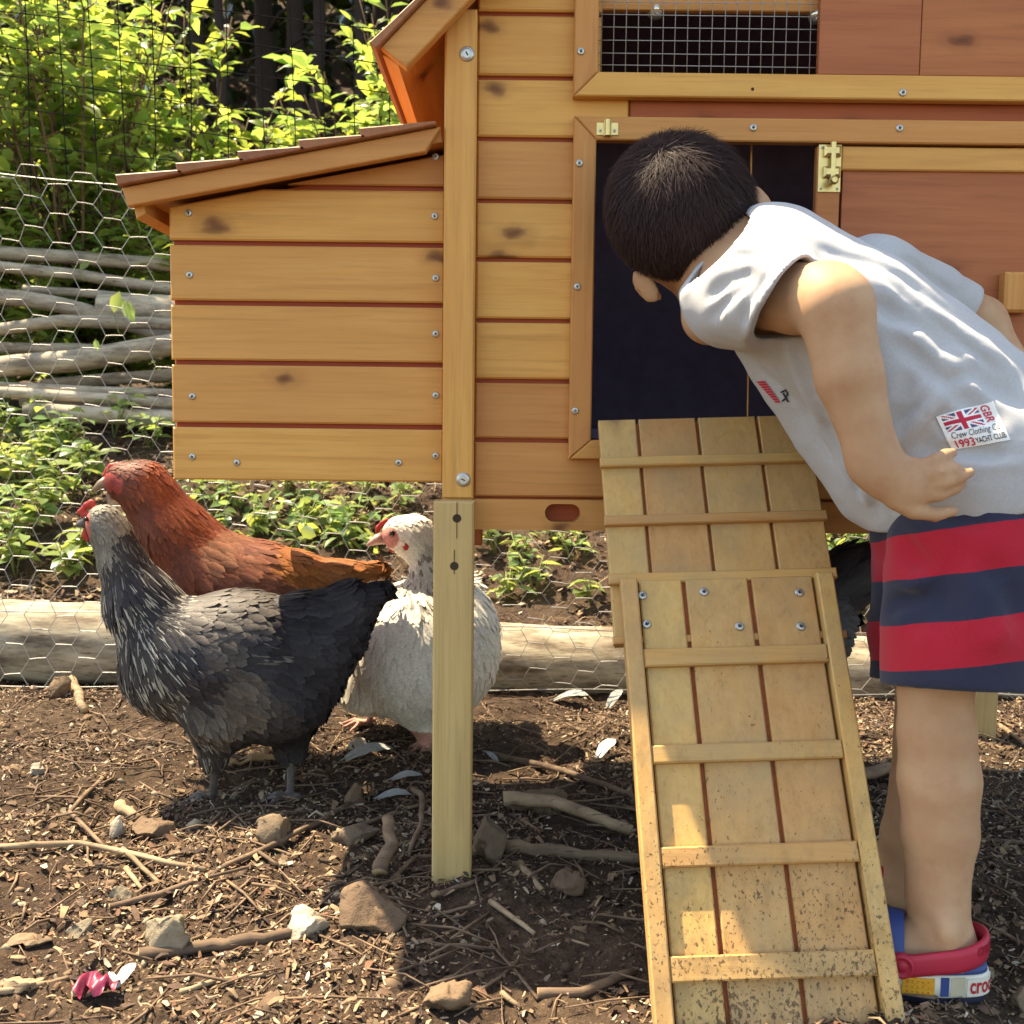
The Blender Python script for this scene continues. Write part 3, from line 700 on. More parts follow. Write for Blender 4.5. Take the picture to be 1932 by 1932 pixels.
ln = rng.uniform(.18, .42, n)
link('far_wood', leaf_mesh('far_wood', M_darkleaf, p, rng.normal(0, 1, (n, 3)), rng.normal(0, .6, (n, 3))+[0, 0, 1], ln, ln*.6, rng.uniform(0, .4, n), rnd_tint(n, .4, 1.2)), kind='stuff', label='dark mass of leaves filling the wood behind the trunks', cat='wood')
n = 2600; p = np.stack([rng.uniform(-7, 3, n), rng.uniform(5.5, 12, n), np.zeros(n)], 1); p[:, 2] = ground_h(p[:, 0], p[:, 1])+rng.uniform(0, .8, n)**1.5
ln = rng.uniform(.06, .16, n)
link('woodland_floor_plants', leaf_mesh('woodland_floor_plants', M_darkleaf, p, rng.normal(0, 1, (n, 3)), rng.normal(0, .5, (n, 3))+[0, 0, 1], ln, ln*.5, rng.uniform(0, .5, n), rnd_tint(n)), kind='stuff', label='low dark plants on the shaded woodland floor', cat='undergrowth')

# ------------------------------------------------------------------ pile of cut poles
def polemat(name, c1, c2):
    s = NT(name); n1 = s.noise(s.coord((3, 12, 12)), 3, 5, .65); n2 = s.noise(s.coord((8, 60, 60)), 4, 4); v = s.n('ObjectInfo').outputs['Random']
    c = s.mix(s.ramp(n1, [(.35, 0), (.62, 1)]), c2, c1); c = s.mix(s.ramp(n2, [(.6, 0), (.68, .8)]), c, (.07, .05, .035)); c = s.n('HueSaturation', i_Value=s.math('MULTIPLY_ADD', v, .6, .7), i_Color=c).outputs[0]
    s.bump(n1, .4, .004); return s.base(c, .8, .2)
M_pole = polemat('grey_pole_bark', (.37, .31, .225), (.15, .115, .085)); M_log = polemat('pale_log_bark', (.36, .31, .225), (.10, .073, .05)); M_cut = plain('cut_wood_end', (.38, .26, .13), .8)
M_stick = polemat('stick_bark', (.175, .115, .073), (.08, .05, .034)); M_stick_pale = polemat('peeled_stick', (.29, .205, .125), (.15, .098, .06))
def limb(name, pts, rad, mat, label=None, cat=None, group=None, n=10, jit=.05, parent=None, kinks=.0, endcap=True):
    """a round length of wood with cut ends"""
    pts = [Vector(p) for p in pts]; fine = []
    for a, b in zip(pts[:-1], pts[1:]):
        for q in range(4): fine.append(a.lerp(b, q/4)+(Vector((random.uniform(-1, 1), random.uniform(-1, 1), random.uniform(-1, 1)))*kinks if (q or fine) else Vector()))
    fine.append(pts[-1]); k = len(fine); r = np.interp(np.linspace(0, 1, k), np.linspace(0, 1, len(rad)), rad) if hasattr(rad, '__len__') else [rad]*k
    b = MB(); b.tube(fine, list(r), n, jit=jit)
    for i in (-1, -2): b.m[i] = 1
    return b.build(name, [mat, M_cut], parent, True, label=label, cat=cat, group=group)
PL = [  # u0,v0, u1,v1, (mid dv), radius, depth, label
 ((-40, 474), (150, 486), (345, 503), 11, 2.62, 'topmost grey pole of the pile, straight and thick'), ((-40, 500), (150, 519), (345, 549), 9, 2.58, 'second pole from top of the pile, pale along its upper edge'),
 ((45, 545), (190, 556), (345, 570), 7, 2.52, 'thin pale pole under the two top poles'), ((-40, 556), (90, 570), (215, 602), 13, 2.48, 'dark shaded pole sloping down behind the bright bent pole'),
 ((190, 585), (260, 584), (345, 588), 25, 2.50, 'thick dark pole against the nest box corner'),
 ((-40, 628), (118, 604), (345, 613), 10, 2.36, 'bright bent pole with a knot in its middle'), ((-40, 655), (150, 659), (345, 662), 9, 2.40, 'dark thin pole beneath the bright bent pole'),
 ((-40, 697), (140, 681), (345, 647), 18, 2.28, 'thickest curved grey pole rising to the right'),
 ((80, 728), (200, 716), (345, 704), 10, 2.36, 'dark pole rising right below the thick curved pole'), ((-40, 726), (140, 735), (345, 744), 7, 2.24, 'upper one of the two bright parallel poles'),
 ((-40, 738), (150, 748), (345, 761), 9, 2.20, 'lower one of the two bright parallel poles'), ((40, 757), (200, 766), (345, 777), 9, 2.26, 'dark pole tucked under the two bright parallel poles'),
 ((48, 775), (190, 783), (345, 792), 14, 2.16, 'lowest pale pole of the pile resting on the bank'), 
 ]
for a, m, c, r, Y, lab in PL:
    q = [P(*a, Y), P(*m, Y), P(*c, Y)]; e = q[2]+(q[2]-q[1]).normalized()*.45+Vector((0, .05, -.03)); s0 = q[0]-(q[1]-q[0]).normalized()*random.uniform(.05, .5) if a[0] < 0 else q[0]
    limb('cut_pole', [s0, q[1], q[2], e], [r/PX(Y)*1.12, r/PX(Y)*1.18, r/PX(Y)*1.15, r/PX(Y)*.9], M_pole, lab, 'pole', 'cut poles piled behind the fence', 12, .025, kinks=.0022)
# the long log under the fence
lc = lambda u, v, Y: P(u, v, Y)
limb('log', [lc(-250, 1205, .87), lc(100, 1212, .87), lc(560, 1232, .86), lc(1040, 1254, .86), lc(1620, 1272, .87), lc(2100, 1288, .88)], [.078, .080, .079, .077, .074, .07], M_log, 'long pale log lying along the foot of the wire fence', 'log', None, 34, .035, kinks=.003)

# ------------------------------------------------------------------ fence
fence = thing('wire_fence', (-.2, .765, 0), 'wire fence of chicken wire below and black mesh above', 'fence')
def sag(x, z): return z-(min(x, .15)+.9)*(.012+.095*min(max(z, 0), 1.1)) if z > .02 else z
a = .0308; b = MB()
def wire(b, p, q, r, n=4): b.tube([p, q], r, n, cap=False)
yj = {}
def fp(x, z, y=.765):
    k = (round(x, 4), round(z, 4))
    if k not in yj:
        w_ = vnoise(np.array([[x, z, 0.3]]), 3)[0]; yj[k] = Vector((x+random.uniform(-.0022, .0022)+(w_-.5)*.02, y+(w_-.5)*.04+random.uniform(-.002, .002), sag(x, z)+random.uniform(-.002, .002)+(vnoise(np.array([[x, z, 4.3]]), 4)[0]-.5)*.012))
    return yj[k]
for i in range(-36, 38):
    for j in range(0, 20):
        cx, cz = i*1.5*a, .012+(j+.5*(i % 2))*math.sqrt(3)*a
        if cz > .95: continue
        h = [fp(cx+a*cos(t), cz+a*sin(t)) for t in (0, pi/3, 2*pi/3, pi)]
        m = (h[1]+h[2])/2+Vector((0, -.0008, .0006)); b.tube([h[1], m, h[2]], .00105, 5, cap=False); wire(b, h[0], h[1], .00072); wire(b, h[2], h[3], .00072)
for z in (.012, .155, .955):
    b.tube([Vector((x, .764, sag(x, z)+.004*sin(x*9+z*7))) for x in np.arange(-1.6, 1.65, .05)], .0011, 5, cap=False)
b.build('chicken_wire', M_wire, fence, True, kind='stuff', label='silver hexagon wire netting')
b = MB()
for i in range(-27, 28):
    x = i*.0605; b.tube([Vector((x+.008*sin(z*3+i)+.02*(2-z)+random.uniform(-.0015, .0015), .775, sag(x, z))) for z in np.arange(.90, 2.05, .115)], .0011, 4, cap=False)
for j in range(20):
    z = .90+j*.0565; b.tube([Vector((x, .7765, sag(x, z)+.004*sin(x*6+j*2))) for x in np.arange(-1.6, 1.65, .06)], .0011, 4, cap=False)
b.build('black_mesh', M_black_wire, fence, True, kind='stuff', label='black square plastic netting')

# ------------------------------------------------------------------ weeds on the bank
def weed(u, v, h, nl, label, leaf=.068, wide=.62):
    p0 = GT(u, v); t = thing('weed', p0, label, 'weed', 'green weeds behind the fence'); st = MB(); pos = []; dr = []; ln = []
    for s_ in range(5):
        az = random.uniform(0, 2*pi); ex = Vector((cos(az)*h*.45, sin(az)*h*.45, h*random.uniform(.7, 1))); st.tube([p0-Vector((0, 0, .01)), p0+ex*.5+Vector((0, 0, h*.1)), p0+ex], [.0022, .0018, .001], 4)
        for k in range(nl):
            f = .25+.75*(k+.5)/nl; a2 = k*2.4+az; d = Vector((cos(a2), sin(a2), random.uniform(-.1, .5)*(1.2-f))); pos.append(p0+ex*f+Vector((0, 0, h*.2*f*(1-f)))); dr.append(d); ln.append(leaf*random.uniform(.6, 1.2)*(1.15-.4*f))
    st.build('stalks', M_wstem, t, True); n = len(pos); ln = np.array(ln)
    link('leaves', leaf_mesh('leaves', M_weed, [tuple(q) for q in pos], [tuple(q) for q in dr], np.tile([0, 0, 1.0], (n, 1))+rng.normal(0, .25, (n, 3)), ln, ln*wide*rng.uniform(.8, 1.1, n), rng.uniform(.0, .5, n), rnd_tint(n, .7, 1.35, .2)), t, kind='stuff')
M_wstem = plain('weed_stalk', (.16, .20, .06), .7, .3)
WD = [(40, 835, .16, 7, 'bushy weed at left edge in front of the pole pile'), (120, 860, .15, 6, 'weed with broad bright leaves below the lowest pole'), (35, 925, .14, 7, 'light green weed at left edge beside brown hen'),
      (130, 950, .14, 6, 'green weed close to the grey hen comb'), (60, 1010, .13, 7, 'nettle like weed left of the grey hen head'), (30, 1090, .12, 6, 'shaded weed low at left edge behind the pale log'), (130, 1095, .11, 6, 'weed just above the log left of grey hen'),
      (215, 830, .16, 5, 'thin weed climbing in front of the bright parallel poles'), (285, 850, .14, 5, 'weed beside lower left corner of nest box'), (300, 765, .11, 4, 'small weed sprouting among the poles near nest box'),
      (430, 960, .10, 6, 'weed behind the brown hen neck under nest box'), (480, 1020, .09, 6, 'low weed behind the brown hen back'), (600, 960, .11, 7, 'weed under the right half of nest box'), (690, 945, .11, 7, 'weed just left of the white hen head'),
      (760, 960, .10, 6, 'weed behind the pale coop leg'), (640, 1020, .08, 6, 'weed in the gap between brown and white hens'), (935, 1050, .10, 6, 'weed immediately right of the pale coop leg'), (1010, 1120, .10, 7, 'bright weed behind the log under the finger hole'),
      (1080, 1060, .09, 6, 'weed left of the ramp near the bottom rail'), (960, 1130, .07, 5, 'small weed against the log right of white hen'), (1115, 1140, .07, 5, 'weed against the log beside the ramp'), (1600, 1060, .12, 6, 'weed behind black hen tail right of ramp'), (1610, 1170, .09, 6, 'bright weed between ramp and striped shorts')]
WD += [(10, 780, .18, 7, 'leafy weed overlapping the lowest poles at the left edge'), (85, 880, .14, 7, 'yellow green weed two hand widths left of nest box'), (170, 905, .12, 6, 'weed just above the brown hen comb'), (100, 985, .13, 7, 'large leaved weed left of the two hens heads'), (20, 1045, .13, 7, 'dark green weed low on bank at left edge'), (170, 1050, .09, 5, 'weed left of the grey hen throat'),
       (540, 940, .10, 6, 'weed beneath middle of the nest box'), (580, 1000, .09, 6, 'weed above the brown hen orange tail'), (670, 1000, .10, 6, 'weed below the right end of nest box by white hen'), (920, 1020, .10, 6, 'weed under bottom rail next to pale leg'), (980, 1070, .10, 7, 'weed in the middle of gap below bottom rail'), (1050, 1030, .09, 6, 'weed directly beneath the finger hole')]
for q in WD: weed(q[0], q[1], q[2], q[3] if q[0] < 330 else max(3, q[3]-3), q[4], .068 if q[0] < 330 else .052)
# a few big single leaves standing in front of the poles
for u, v, Y, l, d, lab in ((215, 590, 2.1, .075, (.25, 0, 1), 'large serrated green leaf standing before the poles'), (150, 508, 2.3, .045, (.6, 0, .5), 'yellow green leaf lying on the top poles'), (232, 565, 2.1, .07, (.5, .1, -1), 'large dark leaf hanging before the thick pole'), (180, 640, 2.1, .035, (.2, 0, -1), 'small yellow leaf below the bent pole')):
    p = P(u, v, Y); t = thing('big_leaf', p, lab, 'leaf', 'single leaves among the poles')
    link('blade', leaf_mesh('blade', M_weed, [tuple(p)], [d], [(0, -1, .3)], np.array([l]), np.array([l*.6]), np.array([.1]), rnd_tint(1, .9, 1.2)), t)
    b = MB(); b.tube([p-Vector(d).normalized()*l*.02, p-Vector((0, 0, l*.8))+Vector((.01, .01, 0))], .0013, 4); b.build('stalk', M_wstem, t)
# undergrowth nobody could count: small leaves and dry stems over the bank
n = 17000; p = np.stack([rng.uniform(-2.3, 1.8, n), rng.uniform(.93, 2.5, n), np.zeros(n)], 1); keep = vnoise(p, 2.6) > np.where(p[:, 0] < -.80, .42, .60); p = p[keep]; n = len(p); p[:, 2] = ground_h(p[:, 0], p[:, 1])+rng.uniform(0, .06, n)
ln = rng.uniform(.022, .060, n)
link('undergrowth', leaf_mesh('undergrowth', M_weed, p, rng.normal(0, 1, (n, 3))*[1, 1, .45]+[0, 0, .25], rng.normal(0, .35, (n, 3))+[0, -.2, 1], ln, ln*rng.uniform(.35, .7, n), rng.uniform(0, .5, n), rnd_tint(n, .5, 1.3, .35)), kind='stuff', label='low leafy undergrowth covering the bank behind the fence', cat='undergrowth')

# ------------------------------------------------------------------ litter on the ground
PAL = np.array([[.27, .19, .115], [.18, .112, .068], [.105, .062, .042], [.35, .275, .185], [.15, .075, .045], [.065, .042, .032], [.22, .145, .085], [.44, .38, .29]])
def chips(name, n, xr, yr, l0, l1, w0, w1, pw, label, lift=.004, up=.35):
    p = np.stack([rng.uniform(*xr, n), rng.uniform(*yr, n), np.zeros(n)], 1); d = vnoise(p, 5)+.6*vnoise(p+3, 13); p = p[d > rng.uniform(.35, .95, n)]; n = len(p)
    p[:, 2] = ground_h(p[:, 0], p[:, 1])+rng.uniform(0, 1, n)**2*lift+.0008
    az = rng.uniform(0, 2*pi, n); dr = np.stack([np.cos(az), np.sin(az), rng.normal(0, up, n)], 1); dr /= np.linalg.norm(dr, axis=1)[:, None]
    nr = np.stack([rng.normal(0, .4, n), rng.normal(0, .4, n), np.ones(n)], 1); sd = np.cross(nr, dr); sd /= np.linalg.norm(sd, axis=1)[:, None]; nr = np.cross(dr, sd)
    l = rng.uniform(l0, l1, n)[:, None]*rng.uniform(.5, 1, (n, 1)); w = rng.uniform(w0, w1, n)[:, None]; bend = rng.normal(0, .18, (n, 1))*l
    V = np.stack([p-dr*l/2-sd*w*.3, p-dr*l/2+sd*w*.35, p+sd*w*.5+nr*bend, p+dr*l/2+sd*w*.25, p+dr*l/2-sd*w*.2, p-sd*w*.5+nr*bend], 1).reshape(-1, 3)
    k = (np.arange(n)*6)[:, None]; Fq = np.concatenate([np.array([[0, 5, 2, 1]])+k, np.array([[5, 4, 3, 2]])+k])
    c = PAL[rng.choice(len(PAL), n, p=pw)]*rng.uniform(.6, 1.25, (n, 1))
    link(name, np_mesh(name, V, Fq, M_litter, False, np.repeat(c, 6, 0)), kind='stuff', label=label, cat='litter')
pw = np.array([4, 4, 4, 2, 2, 4, 4, .8]); pw /= pw.sum()
chips('wood_chips', 60000, (-1.25, 1.2), (-.62, .86), .005, .018, .0014, .0042, pw, 'brown and tan wood chips scattered over the bare soil')
chips('leaf_litter', 9000, (-1.25, 1.2), (-.62, .86), .008, .026, .003, .009, pw, 'dry leaf fragments lying on the bare soil', .006)
chips('fine_debris', 70000, (-1.2, 1.1), (-.62, .80), .002, .008, .001, .003, pw, 'fine crumbs of bark and soil on the ground', .003, .6)
chips('dry_stems', 14000, (-1.9, 1.7), (.92, 2.4), .03, .14, .001, .0025, pw, 'dry grass stems and twigs strewn over the bank', .03, .3)
chips('bank_litter', 12000, (-1.9, 1.7), (.92, 2.4), .012, .04, .006, .018, pw, 'dry leaves strewn over the bank', .02)
# soil clods
def rockverts(seed, nplane=9, sub=2):
    import bmesh
    r = random.Random(seed); bm = bmesh.new(); bmesh.ops.create_icosphere(bm, subdivisions=sub, radius=1); V = np.array([v.co[:] for v in bm.verts]); Fq = np.array([[v.index for v in f.verts] for f in bm.faces]); bm.free()
    for _ in range(nplane):
        nrm = np.array([r.gauss(0, 1) for _ in range(3)]); nrm /= np.linalg.norm(nrm); d = r.uniform(.42, .72); q = V@nrm; V = V-np.maximum(q-d, 0)[:, None]*nrm*.96
    return V+(vnoise(V+seed, 2.5)[:, None]-.5)*.10*V, Fq
base = [rockverts(s, 6, 1) for s in range(6)]; VV = []; FF = []; CC = []; k = 0
for i in range(2600):
    x, y = random.uniform(-1.15, 1.1), random.uniform(-.6, .8); V, Fq = base[i % 6]; s = random.uniform(.0022, .0075)*(1.8 if random.random() < .06 else 1)
    a = random.uniform(0, 6.28); Rz = np.array([[cos(a), -sin(a), 0], [sin(a), cos(a), 0], [0, 0, 1]]); VV.append((V*[1, random.uniform(.6, 1), .7])@Rz.T*s+[x, y, 0]); FF.append(Fq+k); k += len(V)
    CC.append(np.tile(np.array(random.choice([(.09, .055, .035), (.12, .075, .045), (.16, .10, .06), (.07, .045, .03), (.30, .24, .16)]))*random.uniform(.7, 1.2), (len(V), 1)))
VV = np.concatenate(VV); ctr = VV[:, :2]; VV[:, 2] += ground_h(ctr[:, 0], ctr[:, 1])
link('soil_clods', np_mesh('soil_clods', VV, np.concatenate(FF), M_litter, False, np.concatenate(CC)), kind='stuff', label='small dark lumps of earth and pebbles on the soil', cat='soil')

# ------------------------------------------------------------------ sticks
def stick(pts, r, label, mat=None, name='stick', cat='stick', branch=None, lift=0.6, n=8):
    """pts: picture points on the ground; r in picture units"""
    W = []; R_ = []
    for i, q in enumerate(pts):
        g = GT(q[0], q[1]); rr = r/PX(g.y); W.append(g+Vector((0, 0, rr*lift+(q[2] if len(q) > 2 else 0)))); R_.append(rr*(1-.25*i/max(1, len(pts)-1)))
    o = limb(name, W, R_, mat or M_stick, label, cat, 'fallen sticks on the soil', n, .08, kinks=min(R_)*.35)
    if branch:
        for bp in branch:
            B_ = [GT(q[0], q[1])+Vector((0, 0, (q[2] if len(q) > 2 else .004))) for q in bp]; limb('side_branch', B_, [R_[0]*.8, R_[0]*.5], mat or M_stick, n=6, parent=o, kinks=.0006)
    return o
stick([(-30, 1605), (150, 1616, .004), (387, 1648)], 7, 'straight tan stick running in from the left edge', M_stick_pale, branch=[[(232, 1625, .008), (312, 1688)], [(238, 1650, .004), (268, 1690)]])
stick([(200, 1465), (131, 1548, .006), (205, 1616)], 5, 'bent twig shaped like an elbow near the left edge')
stick([(207, 1735), (330, 1694, .003), (527, 1606, .006), (660, 1524)], 7, 'long thin straight stick lying below the grey hen', branch=[[(480, 1622, .006), (528, 1640)]])
stick([(395, 1685), (480, 1645)], 4, 'short twig lying alongside the long thin stick')
stick([(262, 1832), (400, 1800), (500, 1780), (600, 1757)], 14, 'thickest dark stick lying in front of the square stone')
stick([(340, 1885), (420, 1868), (505, 1852)], 6, 'short brown stick in front of the thickest stick', M_stick_pale)
stick([(-20, 1886), (60, 1877), (130, 1867)], 7, 'pale stick end at lower left edge of the ground', M_stick_pale)
stick([(377, 1732), (450, 1729), (520, 1732)], 3.5, 'thin dark twig right of the square stone')
stick([(135, 1306, .012), (160, 1356)], 11, 'stubby cut branch piece by the log on left', M_stick_pale)
stick([(226, 1526), (262, 1552)], 12, 'stubby cut branch beside the white topped stone', M_stick_pale)
stick([(250, 1402), (300, 1404), (355, 1412)], 4, 'thin grey twig in front of grey hen breast')
stick([(335, 1800), (386, 1779)], 4, 'small pale twig between square stone and thickest stick', M_stick_pale)
stick([(950, 1535, .012), (1040, 1545, .012), (1190, 1578)], 15, 'peeled branch with reddish bark right of the pale leg', M_stick_pale)
stick([(953, 1616), (1060, 1620), (1215, 1636)], 16, 'thick buff branch reaching behind the ramp', M_stick_pale)
stick([(930, 1434), (1050, 1462, .004), (1177, 1505), (1215, 1525)], 7, 'long dark stick curving down to the ramp')
stick([(980, 1640), (1022, 1686)], 9, 'stubby forked stick in front of the buff branch', M_stick_pale)
stick([(1014, 1905), (1100, 1884), (1196, 1850)], 12, 'brown stick lying left of the ramp foot')
stick([(818, 1713), (904, 1671)], 6, 'short grey stick at the foot of the pale leg')
stick([(750, 1772), (830, 1738), (900, 1729)], 4, 'curved dark twig in front of the pale leg')
stick([(925, 1712), (1008, 1776)], 6, 'slanting twig between pale leg and ramp', M_stick_pale)
stick([(774, 1492), (796, 1540, .02), (796, 1588, .018), (772, 1622)], 6, 'arched twig standing beside the pale leg')
stick([(640, 1586), (720, 1556, .004), (812, 1516)], 5, 'thin dark twig leading to the pale leg')
stick([(718, 1686), (784, 1645, .008), (848, 1636, .01)], 5, 'twig lying across the foot of pale leg')
stick([(1040, 1766), (1112, 1799)], 3, 'very thin pale twig near the ramp foot', M_stick_pale)
stick([(946, 1904), (980, 1934)], 6, 'pale splinter at the bottom edge of the ground', M_stick_pale)
stick([(457, 1487), (543, 1467)], 4.5, 'reddish twig between the grey hen legs')
stick([(1612, 1411), (1668, 1411)], 3.5, 'straight reddish twig right of the ramp behind the boy')
stick([(1600, 1480), (1690, 1472)], 14, 'dark branch behind the boy legs right of ramp')
stick([(1840, 1590), (1940, 1606)], 6, 'reddish branch at the right edge behind boy')
stick([(1885, 1372), (1940, 1412)], 5, 'thin pale twig beside the far right coop leg', M_stick_pale)
# small twigs nobody could count
stick([(716, 1672, .004), (738, 1652, .03), (730, 1640, .055)], 15, 'knobbly brown root stump standing up beside the pale leg', n=10)
tw = MB()
for i in range(1500):
    x, y = random.uniform(-1.1, 1.05), random.uniform(-.55, .8); a = random.uniform(0, 6.28); L_ = random.uniform(.02, .11); z = gh(x, y)+.003; r = random.uniform(.0007, .0019)
    x2, y2 = x+cos(a)*L_, y+sin(a)*L_; m = Vector(((x+x2)/2+random.uniform(-.006, .006), (y+y2)/2+random.uniform(-.006, .006), z+random.uniform(0, .006)))
    tw.tube([(x, y, z), m, (x2, y2, gh(x2, y2)+.003+random.uniform(0, .004))], [r, r, r*.6], 4)
tw.build('small_twigs', M_stick, None, True, kind='stuff', label='small thin twigs strewn over the soil', cat='twigs')

# ------------------------------------------------------------------ stones
def stonemat(name, c1, c2, c3=None):
    s = NT(name); n1 = s.noise(s.coord((1, 1, 1)), 18, 6, .65); n2 = s.noise(s.coord((1, 1, 1)), 90, 5, .7)
    c = s.mix(s.ramp(n1, [(.35, 0), (.65, 1)]), c1, c2); c = s.mix(s.ramp(n2, [(.55, 0), (.7, .7)]), c, c3 or tuple(x*.4 for x in c1)); s.bump(s.math('ADD', n1, n2), .5, .006); return s.base(c, .85, .2)
MS_grey = stonemat('grey_stone', (.17, .135, .095), (.25, .205, .14)); MS_white = stonemat('white_flint', (.46, .42, .34), (.22, .165, .11), (.12, .08, .05)); MS_brown = stonemat('earth_clod', (.115, .072, .047), (.175, .115, .07)); MS_dark = stonemat('dark_stone', (.12, .085, .06), (.20, .14, .09))
def stone(u, v, w_, h_, mat, label, seed, rot=0, name='stone'):
    g = GT(u, v+h_*.42); q = 1/PX(g.y); V, Fq = rockverts(seed, 13, 4); V = V*[w_*q/2*1.25, (w_+h_)*q*.30, h_*q*.72]; V += (vnoise(V+seed, 120)[:, None]-.5)*.006+(vnoise(V+seed+2, 300)[:, None]-.5)*.0022
    M = Matrix.Translation(g+Vector((0, 0, h_*q*.20))) @ Matrix.Rotation(rot, 4, 'Z')
    link(name, np_mesh(name, V, Fq, mat, True), None, M, label=label, cat='stone', group='stones on the soil')
for a in [(323, 1767, 95, 92, MS_grey, 'square grey stone lying in front of the long thin stick', 3), (580, 1731, 95, 66, MS_white, 'large white flint with sharp edges', 5), (222, 1570, 42, 46, MS_white, 'white topped stone beside the elbow twig', 7), (72, 1455, 32, 30, MS_white, 'small white stone on the sunlit soil at left', 8),
          (520, 1560, 76, 62, MS_dark, 'flat dark stone below the grey hen', 10), (700, 1715, 170, 88, MS_brown, 'big brown earth covered rock left of the pale leg', 12), (925, 1580, 66, 112, MS_dark, 'upright streaked stone against right side of pale leg', 14),
          (1015, 1505, 120, 58, MS_brown, 'rounded brown rock behind the peeled branch', 16), (1072, 1665, 78, 46, MS_brown, 'brown stone beneath the buff branch', 17), (677, 1402, 32, 27, MS_white, 'small pale stone near the white hen foot', 19), (300, 1560, 90, 52, MS_brown, 'brown lump of earth right of white topped stone', 20),
          (840, 1868, 84, 60, MS_brown, 'round rusty lump with white tip near the bottom', 21), (1930, 1880, 50, 60, MS_dark, 'dark reddish lump at the lower right edge', 23), (110, 1300, 50, 40, MS_brown, 'round brown stone against the log at left', 24), (668, 1490, 40, 70, MS_brown, 'upright brown stump below the white hen', 25),
          (665, 1575, 90, 50, MS_dark, 'flat brown stone left of the arched twig', 26), (155, 1745, 46, 36, MS_grey, 'mossy grey stone left of the square stone', 27), (230, 1690, 50, 30, MS_grey, 'pale jagged stone under the fork of the tan stick', 28)]: stone(*a)
for u, v, w_, h_, lab, sd in ((60, 1776, 72, 20, 'pale splintered wood chunk at lower left', 31), (42, 1852, 92, 26, 'orange brown bark piece at lower left edge', 33)): stone(u, v, w_, h_, M_stick_pale, lab, sd, .2, 'wood_chunk')

# ------------------------------------------------------------------ loose feathers
M_white = plain('white_feather', (.55, .54, .50), .8, .1, var=.2, sc=150); M_bluegrey = plain('grey_feather', (.25, .255, .24), .8, .1, var=.35, sc=150)
def loose_feather(u, v, L_, az, mat, label, tilt=.35):
    g = GT(u, v); q = L_/PX(g.y); d = Vector((cos(az), sin(az), tilt)).normalized(); sd = Vector((-sin(az), cos(az), .25)).normalized(); b = MB(); n = 9; V = []
    for i in range(n):
        t = i/(n-1); w_ = .20*q*(sin(pi*min(1, t*.85+.12))**.7)*(1 if i < n-1 else .15); c = g+Vector((0, 0, .004))+d*(t-.5)*q+Vector((0, 0, q*.5*tilt+.10*q*sin(pi*t)))
        V += [c-sd*w_*random.uniform(.8, 1.05)+Vector((0, 0, .15*w_)), c, c+sd*w_*random.uniform(.8, 1.05)+Vector((0, 0, .15*w_))]
    b.add(V, [f for i in range(n-1) for f in ((i*3, i*3+3, i*3+4, i*3+1), (i*3+1, i*3+4, i*3+5, i*3+2))])
    b.tube([g+Vector((0, 0, .004))+d*(t-.5)*q+Vector((0, 0, q*.5*tilt+.10*q*sin(pi*min(max(t, 0), 1))+.0006)) for t in (-.12, .2, .6, .95)], [.0008, .0007, .0005, .0003], 5)
    b.build('loose_feather', mat, None, True, label=label, cat='feather', group='feathers dropped on the soil')
for a in [(238, 1872, 62, 1.2, M_white, 'bright white feather standing up at lower left'), (215, 1885, 40, 2.4, M_white, 'small white feather beside the crumpled magenta wrapper'), (697, 1440, 95, .35, M_bluegrey, 'large grey white feather near the white hen', .15), (924, 1440, 52, 2.2, M_bluegrey, 'grey feather just right of the pale leg', .2), (1144, 1432, 66, .9, M_white, 'white curled feather left of the ramp'), (1160, 1340, 55, .9, M_bluegrey, 'broad pale feather under the fence left of ramp', .5),
          (1077, 1332, 72, -.4, M_bluegrey, 'long pale feather by the foot of the fence', .25), (744, 1522, 66, .1, M_bluegrey, 'bluish grey feather left of the pale leg', .1), (768, 1480, 60, .2, M_bluegrey, 'grey feather partly behind the pale leg', .1)]: loose_feather(*a)
# crumpled magenta wrapper
M_mag = plain('magenta_wrapper', (.20, .022, .055), .4, .4, var=.7, sc=90)
g = GT(180, 1908); b = MB(); q = 1/PX(g.y); nu = 22
rows = [[g+Vector(((i/(nu-1)-.5)*84*q, (j/5-.5)*.024+.010*(vnoise(np.array([[i*.17, j*.3, 2.]]), 1)[0]-.5), .002+.017*vnoise(np.array([[i*.33, j*.55, 7.]]), 1)[0])) for i in range(nu)] for j in range(6)]
b.add([p for r_ in rows for p in r_], [(j*nu+i, j*nu+i+1, (j+1)*nu+i+1, (j+1)*nu+i) for j in range(5) for i in range(nu-1)]); b.build('wrapper', M_mag, None, True, label='crumpled magenta wrapper on soil at lower left', cat='wrapper')
